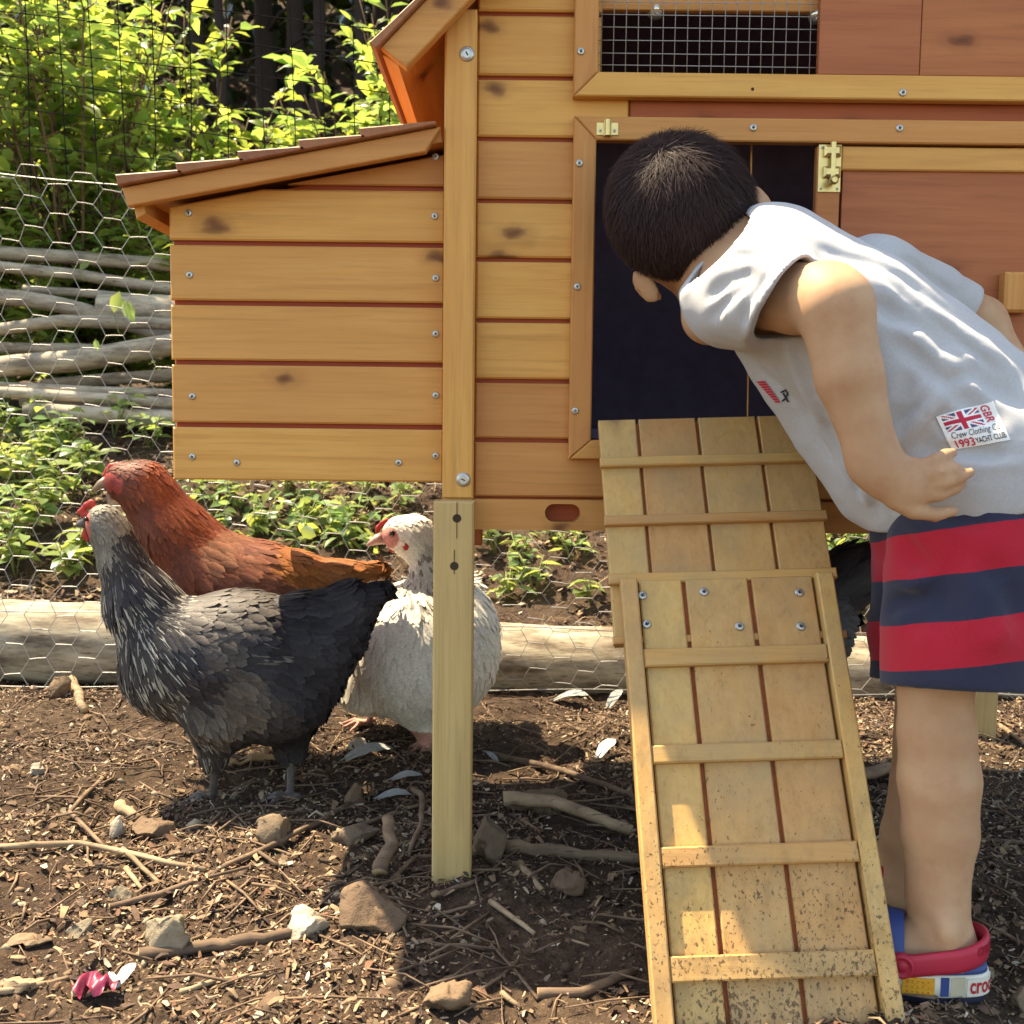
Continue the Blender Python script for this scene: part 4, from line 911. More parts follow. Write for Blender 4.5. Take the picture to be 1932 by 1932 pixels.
# ------------------------------------------------------------------ hens
def hen(label, Y, chains, ells, anchors, face, legs, comb, wattles, beak, eye, nfeat, legcol=(.20, .15, .11), facecol=(.42, .05, .035), seed=1, brv=(.72, 1.25), beakcol=(.20, .13, .09), headblend=None):
    """everything in picture points at depth Y: (u, v, dy, r)"""
    global rng
    q = 1/PX(Y)
    W = lambda u, v, dy=0.0: np.array(P(u, v, Y+dy))
    lo = np.array([1e9]*3); hi = -lo
    for ch in chains:
        for (u, v, dy, r) in ch: p = W(u, v, dy); lo = np.minimum(lo, p-r*q-.02); hi = np.maximum(hi, p+r*q+.02)
    for (u, v, dy, ru, rv, rd, ang) in ells:
        p = W(u, v, dy); m = max(ru*q, rv*q, rd)+.015; lo = np.minimum(lo, p-m); hi = np.maximum(hi, p+m)
    for lg in legs:
        for p in lg['foot']+[lg['hip']]: p = np.array(p); lo = np.minimum(lo, p-.05); hi = np.maximum(hi, p+.05)
    lo[2] = min(lo[2], -.02)
    f = Field(lo, hi, .0030)
    for (u, v, dy, ru, rv, rd, ang) in ells:
        c, s_ = cos(ang), sin(ang); f.ell(W(u, v, dy), (ru*q, rd, rv*q), [[c, 0, s_], [0, 1, 0], [-s_, 0, c]], .02)
    for ch in chains: f.chain([W(u, v, dy) for u, v, dy, r in ch], [r*q for *_, r in ch], .018)
    for lg in legs:
        hip, knee, foot = np.array(lg['hip']), np.array(lg['knee']), np.array(lg['foot'][0])
        f.cone(hip, knee, lg.get('rt', .026), .0095, .012); f.chain([knee, foot], [.0062, .0055], .003)
        for t in lg['foot'][1:]: m = (foot+np.array(t))/2; m[2] += .006; f.chain([foot, m, t], [.0048, .0042, .0024], .003)
    V, Fq = f.surface(); V = smooth_mesh(V, Fq, 2); N = normals(V, Fq)
    # anchors: (u, v, du, dv, len, width, palette)
    A = np.array([W(a[0], a[1]) for a in anchors]); AD = np.array([W(a[0]+a[2], a[1]+a[3])-W(a[0], a[1]) for a in anchors]); AD /= np.linalg.norm(AD, axis=1)[:, None]
    def look(Q):
        d = ((Q[:, None, 0]-A[None, :, 0])**2+(Q[:, None, 2]-A[None, :, 2])**2); wt = 1/(d+1e-6)**2.5; wt /= wt.sum(1)[:, None]; return wt
    under = np.array([a[6]['under'] for a in anchors]); wt = look(V); C = wt@under
    kz = max(l['knee'][2] for l in legs) if legs else -1
    hx = np.min([np.linalg.norm(V-np.array(l['foot'][0])*[1, 1, 0]-np.array([0, 0, 0]), axis=1) for l in legs], 0) if legs else None
    for l in legs:
        k, ft = np.array(l['knee']), np.array(l['foot'][0]); m = V[:, 2] < k[2]+.004
        d = np.min([np.linalg.norm(np.cross(V-ft, (k-ft)/np.linalg.norm(k-ft)), axis=1)]+[np.linalg.norm(V-np.array(t), axis=1) for t in l['foot'][1:]], 0)
        C[m & ((d < .016) | (V[:, 2] < .03))] = legcol
    for (u, v, ru, rv) in face:
        pu = W(u, v); m = ((V[:, 0]-pu[0])/(ru*q))**2+((V[:, 2]-pu[2])/(rv*q))**2 < 1.25-.6*vnoise(V, 160); C[m] = np.array(facecol)*(.75+.5*vnoise(V[m], 300)[:, None])
    C = C*(.8+.4*vnoise(V, 90)[:, None])
    gc = P(*[sum(x)/len(anchors) for x in zip(*[(a[0], a[1]) for a in anchors])], Y)
    root = thing('hen', (gc.x, gc.y, 0), label, 'hen')
    link('body', np_mesh('body', V, Fq, M_feather, True, C), root)
    # plumage
    tri = V[Fq[:, 0]]; e1 = V[Fq[:, 1]]-tri; e2 = V[Fq[:, 3]]-tri; area = np.linalg.norm(np.cross(e1, e2), axis=1); cum = np.cumsum(area); r_ = np.random.default_rng(seed)
    pick = np.searchsorted(cum, r_.uniform(0, cum[-1], nfeat)); a_, b_ = r_.uniform(0, 1, (2, nfeat, 1)); p = tri[pick]+e1[pick]*a_+e2[pick]*b_; n = (N[Fq[:, 0]][pick]+N[Fq[:, 2]][pick])/2
    ok = p[:, 2] > kz+.004
    for (u, v, ru, rv) in face: pu = W(u, v); ok &= ((p[:, 0]-pu[0])/(ru*q))**2+((p[:, 2]-pu[2])/(rv*q))**2 > 1
    bk = W(*beak[0][:2]); ok &= np.linalg.norm(p-bk, axis=1) > beak[0][3]*q*1.6
    p, n = p[ok], n[ok]; m = len(p); wt = look(p); sharp = wt**1.6; sharp /= sharp.sum(1)[:, None]
    ch_ = (sharp.cumsum(1) > r_.uniform(0, 1, (m, 1))).argmax(1)
    d = wt@AD; d -= n*(d*n).sum(1)[:, None]; d /= np.maximum(np.linalg.norm(d, axis=1)[:, None], 1e-6); d += r_.normal(0, .10, (m, 3)); d -= n*(d*n).sum(1)[:, None]*.6; d /= np.linalg.norm(d, axis=1)[:, None]
    L_ = (wt@np.array([a[4] for a in anchors]))*r_.uniform(.7, 1.2, m); Wd = (wt@np.array([a[5] for a in anchors]))*r_.uniform(.8, 1.2, m); side = np.cross(n, d); side /= np.linalg.norm(side, axis=1)[:, None]
    d = d+n*r_.uniform(.02, .13, (m, 1)); T = np.array([0, .35, .80, 1.0]); Ww = np.array([.5, 1, .82, 0])
    V2 = []; cols = []
    pal = [a[6] for a in anchors]; get = lambda key: np.array([pp[key] for pp in pal])[ch_]
    Cm, Ce, Ct = get('mid'), get('edge'), get('tip'); pe = get('pe'); st_ = (r_.uniform(0, 1, m) < pe)[:, None]; Cm, Ce, Ct = np.where(st_, np.where(pe[:, None] < 1, Ce, Cm), Cm), np.where(st_, Ce, Cm), np.where(st_, Ct, Cm*1.2); Wd = Wd*np.where(st_[:, 0] & (pe < 1), .30, 1); br = r_.uniform(*brv, (m, 1)); lift = n*.0012
    for i, t in enumerate(T):
        c = p+lift+d*(t*L_)[:, None]-n*(t*t*L_*.14)[:, None]
        if i < 3:
            for sgn in (-1, 0, 1): V2.append(c+side*(sgn*Ww[i]*Wd/2)[:, None]-n*(abs(sgn)*.0008)); cols.append((Cm if sgn == 0 else Ce)*br if i < 2 else ((Cm*.5+Ct*.5) if sgn == 0 else Ce*.6+Ct*.4)*br)
        else: V2.append(c); cols.append(Ct*br)
    V2 = np.stack(V2, 1).reshape(-1, 3); cols = np.stack(cols, 1).reshape(-1, 3); k = (np.arange(m)*10)[:, None]
    Q4 = np.concatenate([np.array([[i*3+j, i*3+3+j, i*3+4+j, i*3+1+j]])+k for i in (0, 1) for j in (0, 1)]); Q3 = np.concatenate([np.array([[6, 9, 7]])+k, np.array([[7, 9, 8]])+k])
    me = np_mesh('plumage', V2, [Q4, Q3], M_feather, True, cols); fn = np.repeat(n, 10, 0)*1.0+np.tile(np.array([[-1], [0], [1], [-1], [0], [1], [-1], [0], [1], [0]]), (m, 1))*np.repeat(side, 10, 0)*.30+np.repeat(d, 10, 0)*.12
    fn /= np.linalg.norm(fn, axis=1)[:, None]; me.normals_split_custom_set_from_vertices(fn.tolist()); link('plumage', me, root, kind='stuff')
    def blob(name, items, mat, h=.0011):
        pts = [W(*i[:3]) for i in items]; r = [i[3]*q for i in items]; g = Field(np.min(pts, 0)-.012, np.max(pts, 0)+.012, h)
        for a, b in zip(items[:-1], items[1:]):
            if a[3] > 0 and b[3] > 0: g.cone(W(*a[:3]), W(*b[:3]), a[3]*q, b[3]*q, .002, ((0, 1, 0), .6))
        v, fq = g.surface(); return link(name, np_mesh(name, v, fq, mat, True), root)
    blob('comb', comb, M_comb)
    for wl in wattles: blob('wattle', wl, M_comb)
    b = MB(); pts = [Vector(W(*i[:3])) for i in beak]; b.tube(pts, [i[3]*q for i in beak], 10); b.build('beak', plain('beak_horn', beakcol, .4, .4), root, True)
    for s_ in (-1, 1):
        u, v, dy, r = eye; c = Vector(W(u, v, s_*abs(dy))); b = MB(); b.lathe([(r*q*sin(a), r*q*cos(a)) for a in np.linspace(pi-.05, .05, 10)], 14); b.build('eye', M_eye, root, True, loc=c)
    return root
M_comb = plain('red_comb', (.40, .032, .024), .5, .4, var=.2, sc=200, bump=.4); M_eye = plain('dark_eye', (.03, .012, .006), .1, .6, bump=0)

def foot(u, v, toe=.05, dirs=(-1, 0), Y=None, z=.004):
    g = G(u, v); g = Vector((g.x, g.y if Y is None else Y, gh(g.x, g.y)+z)); a0 = math.atan2(dirs[1], dirs[0])
    return [g]+[g+Vector((cos(a0+d)*toe, sin(a0+d)*toe, -z+.001)) for d in (-.55, 0, .55)]+[g+Vector((-cos(a0)*toe*.45, -sin(a0)*toe*.45, -z+.001))]
# palettes
def pal(mid, edge, tip, under, pe=1.0): return dict(mid=mid, edge=edge, tip=tip, under=under, pe=pe)
HACK = pal((.022, .019, .022), (.34, .31, .26), (.42, .38, .32), (.03, .027, .028), .36); HEADG = pal((.15, .135, .108), (.20, .18, .145), (.24, .22, .18), (.15, .135, .11)); NECKD = pal((.034, .030, .032), (.16, .145, .125), (.22, .20, .17), (.04, .036, .036), .35)
BREA = pal((.036, .031, .030), (.30, .275, .23), (.36, .33, .27), (.045, .04, .038), .45); BACKG = pal((.042, .034, .032), (.058, .048, .044), (.085, .072, .065), (.035, .03, .028)); DARK = pal((.018, .016, .020), (.026, .024, .030), (.040, .036, .040), (.015, .014, .017))
SADD = pal((.022, .019, .022), (.10, .088, .078), (.15, .125, .10), (.02, .018, .02), .18); FLUF = pal((.055, .045, .040), (.085, .070, .058), (.12, .098, .078), (.045, .038, .034)); DKFL = pal((.028, .024, .025), (.040, .035, .034), (.055, .047, .043), (.022, .019, .02)); THI = pal((.045, .039, .036), (.24, .22, .18), (.28, .26, .21), (.05, .045, .04), .4)
Yg = .235
gf1, gf2 = foot(402, 1497, .042, (-1, -.25)), foot(548, 1507, .042, (-1, -.2))
hen('grey speckled hen with silver streaked neck and dark tail standing in front', Yg,
    [[(196, 986, 0, 33), (210, 1010, 0, 32), (230, 1060, 0, 38), (262, 1130, 0, 61), (318, 1212, 0, 92)], [(590, 1215, 0, 76), (650, 1165, 0, 40), (700, 1128, 0, 15)], [(560, 1165, 0, 48), (640, 1130, 0, 22), (706, 1116, 0, 11)], [(410, 1350, -.03, 72), (404, 1420, -.03, 30)], [(545, 1330, .02, 70), (548, 1405, .02, 34)], [(590, 1250, 0, 66), (632, 1205, 0, 44)]],
    [(430, 1236, 0, 168, 122, .088, radians(10)), (330, 1255, 0, 100, 102, .074, 0), (500, 1290, 0, 130, 112, .086, 0)],
    [(196, 970, 30, 14, .008, .004, HEADG), (225, 985, 20, 30, .012, .0045, HEADG), (196, 1030, 12, 40, .014, .0045, HEADG), (250, 1020, 30, 60, .020, .0048, NECKD), (225, 1085, 25, 60, .030, .0055, NECKD), (280, 1080, 40, 50, .030, .0052, HACK), (300, 1120, 50, 50, .032, .0055, HACK), (225, 1140, 20, 60, .034, .0058, HACK), (270, 1160, 30, 60, .036, .006, HACK), (330, 1140, 60, 35, .034, .0055, HACK), (245, 1215, 25, 55, .030, .0075, BREA), (300, 1240, 30, 60, .030, .008, BREA), (355, 1200, 45, 45, .034, .007, HACK),
     (290, 1300, 35, 60, .026, .009, BREA), (345, 1300, 40, 50, .026, .010, THI), (360, 1375, 30, 60, .026, .009, THI), (400, 1140, 60, 15, .030, .013, BACKG), (470, 1140, 60, 12, .032, .014, BACKG), (420, 1200, 60, 20, .032, .013, BACKG), (400, 1260, 55, 30, .030, .012, SADD), (520, 1125, 60, 0, .034, .014, SADD), (560, 1150, 60, -5, .034, .016, DARK), (500, 1200, 60, 10, .036, .014, SADD), (590, 1230, 50, 24, .032, .016, DARK),
     (640, 1160, 60, -22, .036, .018, DARK), (690, 1128, 60, -16, .030, .015, DARK), (470, 1290, 50, 30, .030, .012, FLUF), (430, 1330, 35, 50, .028, .011, FLUF), (480, 1370, 30, 50, .028, .011, DKFL), (540, 1330, 40, 45, .032, .012, DKFL), (590, 1310, 45, 35, .034, .013, DARK), (550, 1390, 10, 50, .022, .009, DKFL), (405, 1410, 3, 40, .018, .007, THI), (640, 1230, 40, 24, .030, .016, DARK)],
    [(168, 982, 15, 17), (174, 1002, 9, 14)], [dict(hip=P(410, 1370, Yg-.03), knee=P(404, 1440, Yg-.03), foot=gf1), dict(hip=P(547, 1370, Yg+.02), knee=P(548, 1424, Yg+.02), foot=gf2)],
    [(178, 965, 0, 6), (172, 950, 0, 7), (163, 954, 0, 6), (156, 962, 0, 5), (150, 966, 0, 4), (158, 972, 0, 5), (170, 968, 0, 5)],
    [[(176, 998, -.012, 5), (178, 1009, -.012, 7), (176, 1018, -.010, 5)], [(160, 1000, -.004, 4), (160, 1010, -.003, 6), (165, 1018, -.003, 5)]],
    [(164, 986, 0, 13), (152, 988, 0, 8), (141, 993, 0, 2)], (162, 979, .0195, 5.0), 13000, (.10, .08, .07), (.40, .12, .09), 3, (.72, 1.25), (.10, .085, .08))

RN_ = pal((.16, .032, .012), (.24, .055, .017), (.29, .075, .022), (.14, .03, .012)); RD_ = pal((.11, .026, .012), (.15, .036, .015), (.18, .045, .018), (.10, .024, .011)); RB_ = pal((.16, .044, .020), (.20, .058, .026), (.24, .080, .036), (.14, .04, .02)); RW_ = pal((.13, .034, .016), (.17, .046, .020), (.24, .085, .04), (.12, .03, .015)); RO_ = pal((.28, .088, .024), (.34, .115, .032), (.38, .14, .04), (.25, .075, .02)); RL_ = pal((.19, .066, .030), (.23, .085, .040), (.30, .12, .06), (.17, .055, .026))
Yr = .41
rf1, rf2 = foot(430, 1438, .042, (-1, -.1)), foot(500, 1430, .042, (-1, 0))
hen('rusty brown hen with red face standing behind the grey hen', Yr,
    [[(232, 908, 0, 34), (268, 918, 0, 44), (292, 950, 0, 49), (326, 1010, 0, 70), (390, 1090, 0, 96)], [(560, 1092, 0, 52), (640, 1092, 0, 32), (700, 1074, 0, 14)]],
    [(460, 1118, 0, 160, 104, .085, radians(-6)), (400, 1130, 0, 110, 120, .082, 0), (480, 1230, 0, 120, 105, .08, 0)],
    [(240, 885, 30, 10, .010, .005, RD_), (300, 905, 30, 30, .018, .006, RN_), (270, 950, 25, 40, .020, .006, RD_), (340, 950, 40, 50, .028, .007, RN_), (300, 1010, 25, 60, .030, .0075, RD_), (380, 990, 55, 45, .032, .008, RN_), (360, 1060, 35, 55, .030, .010, RD_), (430, 1030, 60, 25, .030, .012, RL_), (480, 1050, 60, 20, .034, .013, RB_), (440, 1090, 60, 20, .036, .014, RW_), (400, 1130, 50, 40, .030, .012, RW_), (500, 1100, 60, 12, .042, .014, RW_), (540, 1060, 60, 20, .030, .012, RO_), (580, 1085, 50, 10, .026, .013, RO_), (640, 1080, 40, 5, .026, .014, RO_), (690, 1072, 40, 0, .03, .012, RO_), (450, 1220, 40, 50, .03, .012, RD_), (560, 1140, 50, 25, .03, .012, RB_)],
    [(216, 908, 20, 18), (234, 912, 14, 20)], [dict(hip=P(440, 1300, Yr-.03), knee=P(434, 1375, Yr-.03), foot=rf1), dict(hip=P(505, 1300, Yr+.03), knee=P(504, 1372, Yr+.03), foot=rf2)],
    [(232, 884, 0, 6), (222, 880, 0, 8), (211, 882, 0, 8), (204, 888, 0, 6), (198, 897, 0, 5), (206, 896, 0, 6), (220, 890, 0, 6)],
    [[(218, 925, -.010, 8), (224, 934, -.010, 9), (232, 938, -.008, 6)], [(212, 926, .006, 7), (216, 934, .006, 8)]],
    [(204, 909, 0, 13), (190, 914, 0, 9), (172, 928, 0, 2)], (226, 900, .026, 5.5), 8000, (.30, .18, .09), (.26, .035, .024), 5, (.8, 1.2), (.26, .17, .11))

WH_ = pal((.78, .72, .61), (.80, .745, .64), (.82, .77, .67), (.77, .71, .61)); WS_ = pal((.22, .195, .165), (.60, .55, .46), (.66, .61, .52), (.50, .46, .39), .8); WF_ = pal((.73, .67, .56), (.76, .70, .60), (.78, .72, .62), (.72, .66, .56))
Yw = .50
wf1, wf2 = foot(694, 1372, .045, (-1, -.5)), foot(812, 1412, .045, (-.8, -.6))
hen('white hen with pinkish face and dark streaked collar behind pale leg', Yw,
    [[(752, 1008, 0, 32), (780, 1012, 0, 36), (808, 1050, 0, 33), (828, 1100, 0, 50), (830, 1165, 0, 80)], [(800, 1330, -.04, 60), (812, 1385, -.05, 28)], [(720, 1280, .02, 50), (712, 1325, .02, 26)], [(860, 1140, .1, 50), (880, 1105, .16, 20)]],
    [(800, 1228, 0, 142, 138, .125, 0), (700, 1290, 0, 62, 52, .07, 0), (830, 1190, .03, 108, 108, .12, 0)],
    [(745, 985, 20, 10, .010, .005, WH_), (790, 1000, 20, 25, .012, .006, WH_), (775, 1045, 5, 30, .016, .006, WH_), (805, 1050, 15, 40, .022, .006, WS_), (790, 1090, 10, 40, .026, .007, WS_), (840, 1080, 25, 35, .024, .007, WS_), (760, 1150, 10, 50, .030, .012, WH_), (860, 1150, 35, 40, .032, .014, WH_), (910, 1180, 20, 50, .032, .014, WH_), (800, 1220, 5, 50, .032, .014, WH_), (700, 1230, 0, 50, .03, .013, WF_), (680, 1290, -5, 45, .028, .012, WF_), (780, 1320, 10, 45, .028, .012, WF_), (880, 1280, 0, 50, .03, .013, WF_)],
    [(736, 1012, 22, 22), (767, 1024, 7, 10)], [dict(hip=P(712, 1290, Yw+.02), knee=P(708, 1335, Yw+.02), foot=wf1, rt=.02), dict(hip=P(808, 1340, Yw-.05), knee=P(812, 1388, Yw-.05), foot=wf2, rt=.02)],
    [(738, 986, 0, 5), (730, 983, 0, 5), (721, 988, 0, 5), (714, 996, 0, 5), (712, 1003, 0, 4)],
    [[(736, 1032, -.006, 5), (742, 1037, -.006, 6), (750, 1035, -.005, 4)], [(767, 1018, -.030, 5), (768, 1027, -.030, 7), (766, 1034, -.029, 5)]],
    [(722, 1014, 0, 13), (708, 1020, 0, 9), (691, 1029, 0, 2)], (740, 1006, .0265, 6), 7500, (.45, .22, .16), (.52, .22, .18), 8, (.94, 1.05), (.45, .26, .22))

Yb = .30
bf1, bf2 = foot(1440, 1475, .042, (-1, 0)), foot(1500, 1480, .042, (-1, .1))
hen('black hen with raised tail mostly hidden behind the ramp', Yb,
    [[(1360, 1010, 0, 34), (1385, 1060, 0, 46), (1410, 1130, 0, 80)], [(1530, 1150, 0, 72), (1592, 1096, 0, 52), (1650, 1062, 0, 30), (1690, 1040, 0, 16)]],
    [(1470, 1195, 0, 125, 105, .085, radians(12)), (1480, 1260, 0, 95, 85, .08, 0)],
    [(1370, 1030, 20, 40, .02, .006, DARK), (1410, 1120, 30, 50, .03, .010, DARK), (1480, 1150, 50, 5, .035, .013, DARK), (1560, 1110, 50, -25, .045, .015, DARK), (1620, 1075, 50, -30, .055, .017, DARK), (1640, 1060, 50, -30, .055, .017, DARK), (1560, 1200, 40, 20, .04, .014, DARK), (1470, 1290, 20, 50, .03, .012, DARK)],
    [(1342, 1008, 18, 18)], [dict(hip=P(1450, 1320, Yb-.03), knee=P(1444, 1400, Yb-.03), foot=bf1), dict(hip=P(1505, 1320, Yb+.03), knee=P(1502, 1400, Yb+.03), foot=bf2)],
    [(1356, 978, 0, 6), (1346, 976, 0, 7), (1338, 984, 0, 6)], [[(1340, 1026, -.006, 5), (1344, 1036, -.006, 6)]],
    [(1334, 1008, 0, 12), (1322, 1012, 0, 8), (1310, 1018, 0, 2)], (1344, 1003, .024, 5), 4500, (.10, .09, .08), (.40, .05, .04), 11, (.8, 1.2), (.1, .09, .08))
# ------------------------------------------------------------------ the boy
def skinmat():
    s = NT('skin'); n = s.noise(s.coord((1, 1, 1), 0), 14, 4); n2 = s.noise(s.coord((1, 1, 1), 0), 220, 3)
    c = s.mix(s.ramp(n, [(.3, 0), (.7, 1)]), (.40, .222, .122), (.49, .30, .175)); s.b.inputs['Subsurface Weight'].default_value = .06; s.b.inputs['Subsurface Radius'].default_value = (.02, .008, .004); s.b.inputs['Subsurface Scale'].default_value = .3
    s.bump(n2, .08, .0006); mot = s.noise(s.coord((1, 1, 1), 0), 48, 5, .65); c = s.mix(s.math('MULTIPLY', s.ramp(mot, [(.42, 0), (.7, 1)]), .5), c, (.38, .175, .098)); fr_ = s.noise(s.coord((1, 1, 1), 0), 420, 2); c = s.mix(s.ramp(fr_, [(.70, 0), (.76, .35)]), c, (.30, .14, .075))
    return s.base(c, .58, .22)
M_skin = skinmat()
def clothmat(name, c, var=.08, bands=None):
    s = NT(name); v = s.coord((1, 1, 1), 0); n = s.noise(v, 30, 4); wv = s.noise(v, 1400, 2); mel = s.noise(v, 420, 3, .7)
    col = s.mix(n, tuple(x*(1-var) for x in c), tuple(x*(1+var) for x in c))
    if bands:
        sp = s.n('SeparateXYZ', i_0=s.n('TexCoord').outputs['Object']); h = s.math('MULTIPLY_ADD', sp.outputs[1], bands['ty'], s.math('MULTIPLY_ADD', sp.outputs[0], bands['slope'], sp.outputs[2]))
        h = s.math('ADD', h, s.math('MULTIPLY', s.math('SUBTRACT', n, .5), .004))
        f = s.math('DIVIDE', s.math('SUBTRACT', h, bands['lo']), bands['hi']-bands['lo'])
        col = s.ramp(f, [(max(0, min(1, (q-bands['lo'])/(bands['hi']-bands['lo']))), cc) for q, cc in bands['stops']], 'CONSTANT')
    col = s.mix(.5, col, s.mix(1.0, col, s.ramp(mel, [(.3, .84), (.7, 1.12)]), 'MULTIPLY'))
    s.bump(s.math('ADD', wv, s.math('MULTIPLY', n, .4)), .25, .0008); s.b.inputs['Sheen Weight'].default_value = .15
    return s.base(col, .9, .1)
boy = thing('person', G(1760, 1850), 'small boy in grey shirt and striped red navy shorts bending to look into the coop', 'person')
BLO, BHI = np.array([.06, -.42, -.03]), np.array([.74, .12, .90])
def pz(u, v, Y): return np.array(P(u, v, Y))
def chainpx(f, pts, k=.012, flat=None, op='union', kj=.0025):
    f.chain([pz(u, v, y) for u, v, y, r in pts], [r/PX(y) for u, v, y, r in pts], k, flat, op, kj)

# head frame
HC = pz(1286, 402, -.085); HU = np.array([-.59, -.06, .80]); HU /= np.linalg.norm(HU); HR = np.array([.8, 0, .6]); HR -= HU*(HR@HU); HR /= np.linalg.norm(HR); HF = np.cross(HU, HR); HF = HF if HF[1] > 0 else -HF
def hp(r, u, f): return HC+HR*r+HU*u+HF*f
HRm = np.array([HR, HU, HF])
f = Field(BLO, BHI, .0026)
f.ell(HC, (.068, .076, .083), HRm, .01); f.ell(hp(0, -.045, .032), (.050, .052, .050), HRm, .02); f.ell(hp(0, -.075, .058), (.022, .018, .022), HRm, .02)
f.cone(hp(0, -.02, .082), hp(0, -.036, .094), .006, .009, .008); f.cone(hp(-.014, -.062, .079), hp(.014, -.062, .079), .0045, .0045, .006)
for s_ in (-1, 1):
    f.ell(hp(s_*.034, -.035, .066), (.018, .016, .014), HRm, .02); f.ell(hp(s_*.024, -.012, .079), (.011, .006, .006), HRm, .004, 'carve')
    E = np.array([HR*s_*.62-HF*.78, HU, HR*.78+HF*.62*s_]); E[2] = np.cross(E[0], E[1])
    f.ell(hp(s_*.075, -.040, -.004), (.0045, .021, .013), E, .003); f.ell(hp(s_*.078, -.038, .003), (.0035, .013, .008), E, .003, 'carve'); f.ell(hp(s_*.069, -.054, .004), (.005, .008, .006), HRm, .004)
NB = pz(1425, 505, -.125)
f.cone(hp(.0, -.048, .008), NB, .037, .045, .02); f.cone(NB, pz(1392, 556, -.185), .040, .034, .02); f.cone(hp(-.01, -.058, .008), pz(1372, 540, -.15), .030, .034, .02)
f.chain([NB, pz(1490, 560, -.165), pz(1620, 660, -.18), pz(1740, 780, -.19), pz(1820, 900, -.195)], [.046, .058, .062, .062, .060], .03)
f.cone(hp(-.030, -.082, .016), pz(1340, 596, -.125), .020, .030, .012)
# left arm and hand
chainpx(f, [(1425, 565, -.205, 54), (1500, 564, -.262, 63), (1560, 566, -.300, 69), (1576, 580, -.312, 69), (1602, 710, -.318, 61), (1650, 872, -.326, 45)], .012, kj=.008)
chainpx(f, [(1648, 872, -.326, 43), (1678, 903, -.330, 44), (1715, 912, -.330, 42)], .016, ((0, 1, 0), .72))
chainpx(f, [(1700, 898, -.331, 24), (1736, 886, -.331, 18)], .012); chainpx(f, [(1700, 930, -.331, 24), (1738, 932, -.331, 16)], .012)
HY = -.022
for fg in ([(1730, 884, -.311, 14), (1766, 868, -.316, 13), (1785, 858, -.311, 12), (1797, 854, -.303, 10.5)], [(1738, 901, -.312, 14), (1774, 890, -.319, 13.5), (1797, 884, -.314, 12.5), (1806, 884, -.304, 10.5)],
           [(1738, 920, -.311, 14), (1780, 911, -.318, 13.5), (1810, 900, -.312, 12), (1832, 891, -.303, 10)], [(1732, 938, -.310, 14), (1770, 934, -.314, 13.5), (1800, 922, -.308, 12), (1816, 912, -.300, 10)],
           [(1690, 942, -.310, 22), (1722, 964, -.310, 16), (1764, 971, -.307, 14), (1798, 964, -.301, 11.5)]):
    chainpx(f, [(u, v, y+HY, r) for u, v, y, r in fg], .0018)
f.crease(pz(1640, 905, -.33), pz(1672, 866, -.335), .006, .0012)
# right arm
chainpx(f, [(1690, 540, -.09, 40), (1790, 572, -.04, 42), (1852, 606, -.025, 38)], .02); chainpx(f, [(1852, 606, -.025, 38), (1900, 690, -.05, 40), (1905, 800, -.09, 34)], .02)
chainpx(f, [(1905, 800, -.09, 34), (1890, 860, -.11, 34)], .012); 
for du in (-22, -8, 6, 20): chainpx(f, [(1890+du, 870, -.115, 12), (1884+du, 905, -.125, 10)], .004)
# legs and feet
def footframe(hb, d):
    d = np.array([d[0], d[1], 0.]); d /= np.linalg.norm(d); sd = np.array([-d[1], d[0], 0.])  # sd: left of the foot
    return lambda x, y, z: np.array([hb[0], hb[1], 0.])+d*x+sd*y+np.array([0, 0, z])
g1 = G(1878, 1866); LF = footframe((g1.x-.016, g1.y-.016), (-.955, .30)); g2 = G(1776, 1718); RF = footframe((g2.x, g2.y+.012), (-.93, .36))
for LG, FF_, xa in (([(1812, 1010, -.235, 84), (1764, 1290, -.262, 69), (1767, 1380, -.262, 71), (1772, 1470, -.263, 76), (1773, 1570, -.265, 71), (1768, 1690, -.268, 57)], LF, .030), ([(1790, 1010, -.14, 84), (1765, 1290, -.125, 72), (1752, 1480, -.115, 70), (1722, 1580, -.11, 60), (1706, 1670, -.105, 52)], RF, .030)):
    chainpx(f, LG, .02, kj=.006); an = pz(*LG[-1][:3]); rA = LG[-1][3]/PX(LG[-1][2])
    f.cone(an, FF_(.034, 0, .042), rA*.92, .0235, .012); f.cone(FF_(.036, 0, .040), FF_(.085, 0, .034), .023, .023, .02); f.cone(FF_(.085, 0, .030), FF_(.135, 0, .026), .024, .016, .015)
    for s_ in (-1, 1): f.ell(FF_(.038, s_*.0235, .066), (.009, .009, .012), None, .018)
f.crease(pz(1765, 1322, -.30), pz(1822, 1322, -.30), .012, .0014); f.crease(pz(1742, 1735, -.30), pz(1790, 1790, -.30), .010, .002)
V, Fq = f.surface(); V = smooth_mesh(V, Fq, 4, .5)
body = link('body', np_mesh('body', V, Fq, M_skin, True), boy)
M_eyeW = plain('eye_white', (.8, .78, .75), .2, .5, bump=0)
for s_ in (-1, 1):
    b = MB(); b.lathe([(.0085*sin(a), .0085*cos(a)) for a in np.linspace(pi-.05, .05, 12)], 16); b.build('eye', M_eyeW, boy, True, loc=Vector(hp(s_*.024, -.012, .072)))
    b = MB(); b.tube([hp(s_*.038, .006, .070), hp(s_*.024, .010, .080), hp(s_*.012, .007, .083)], [.001, .0022, .0015], 6); b.build('eyebrow', plain('brow_hair', (.05, .03, .02), .7, bump=0), boy, True)

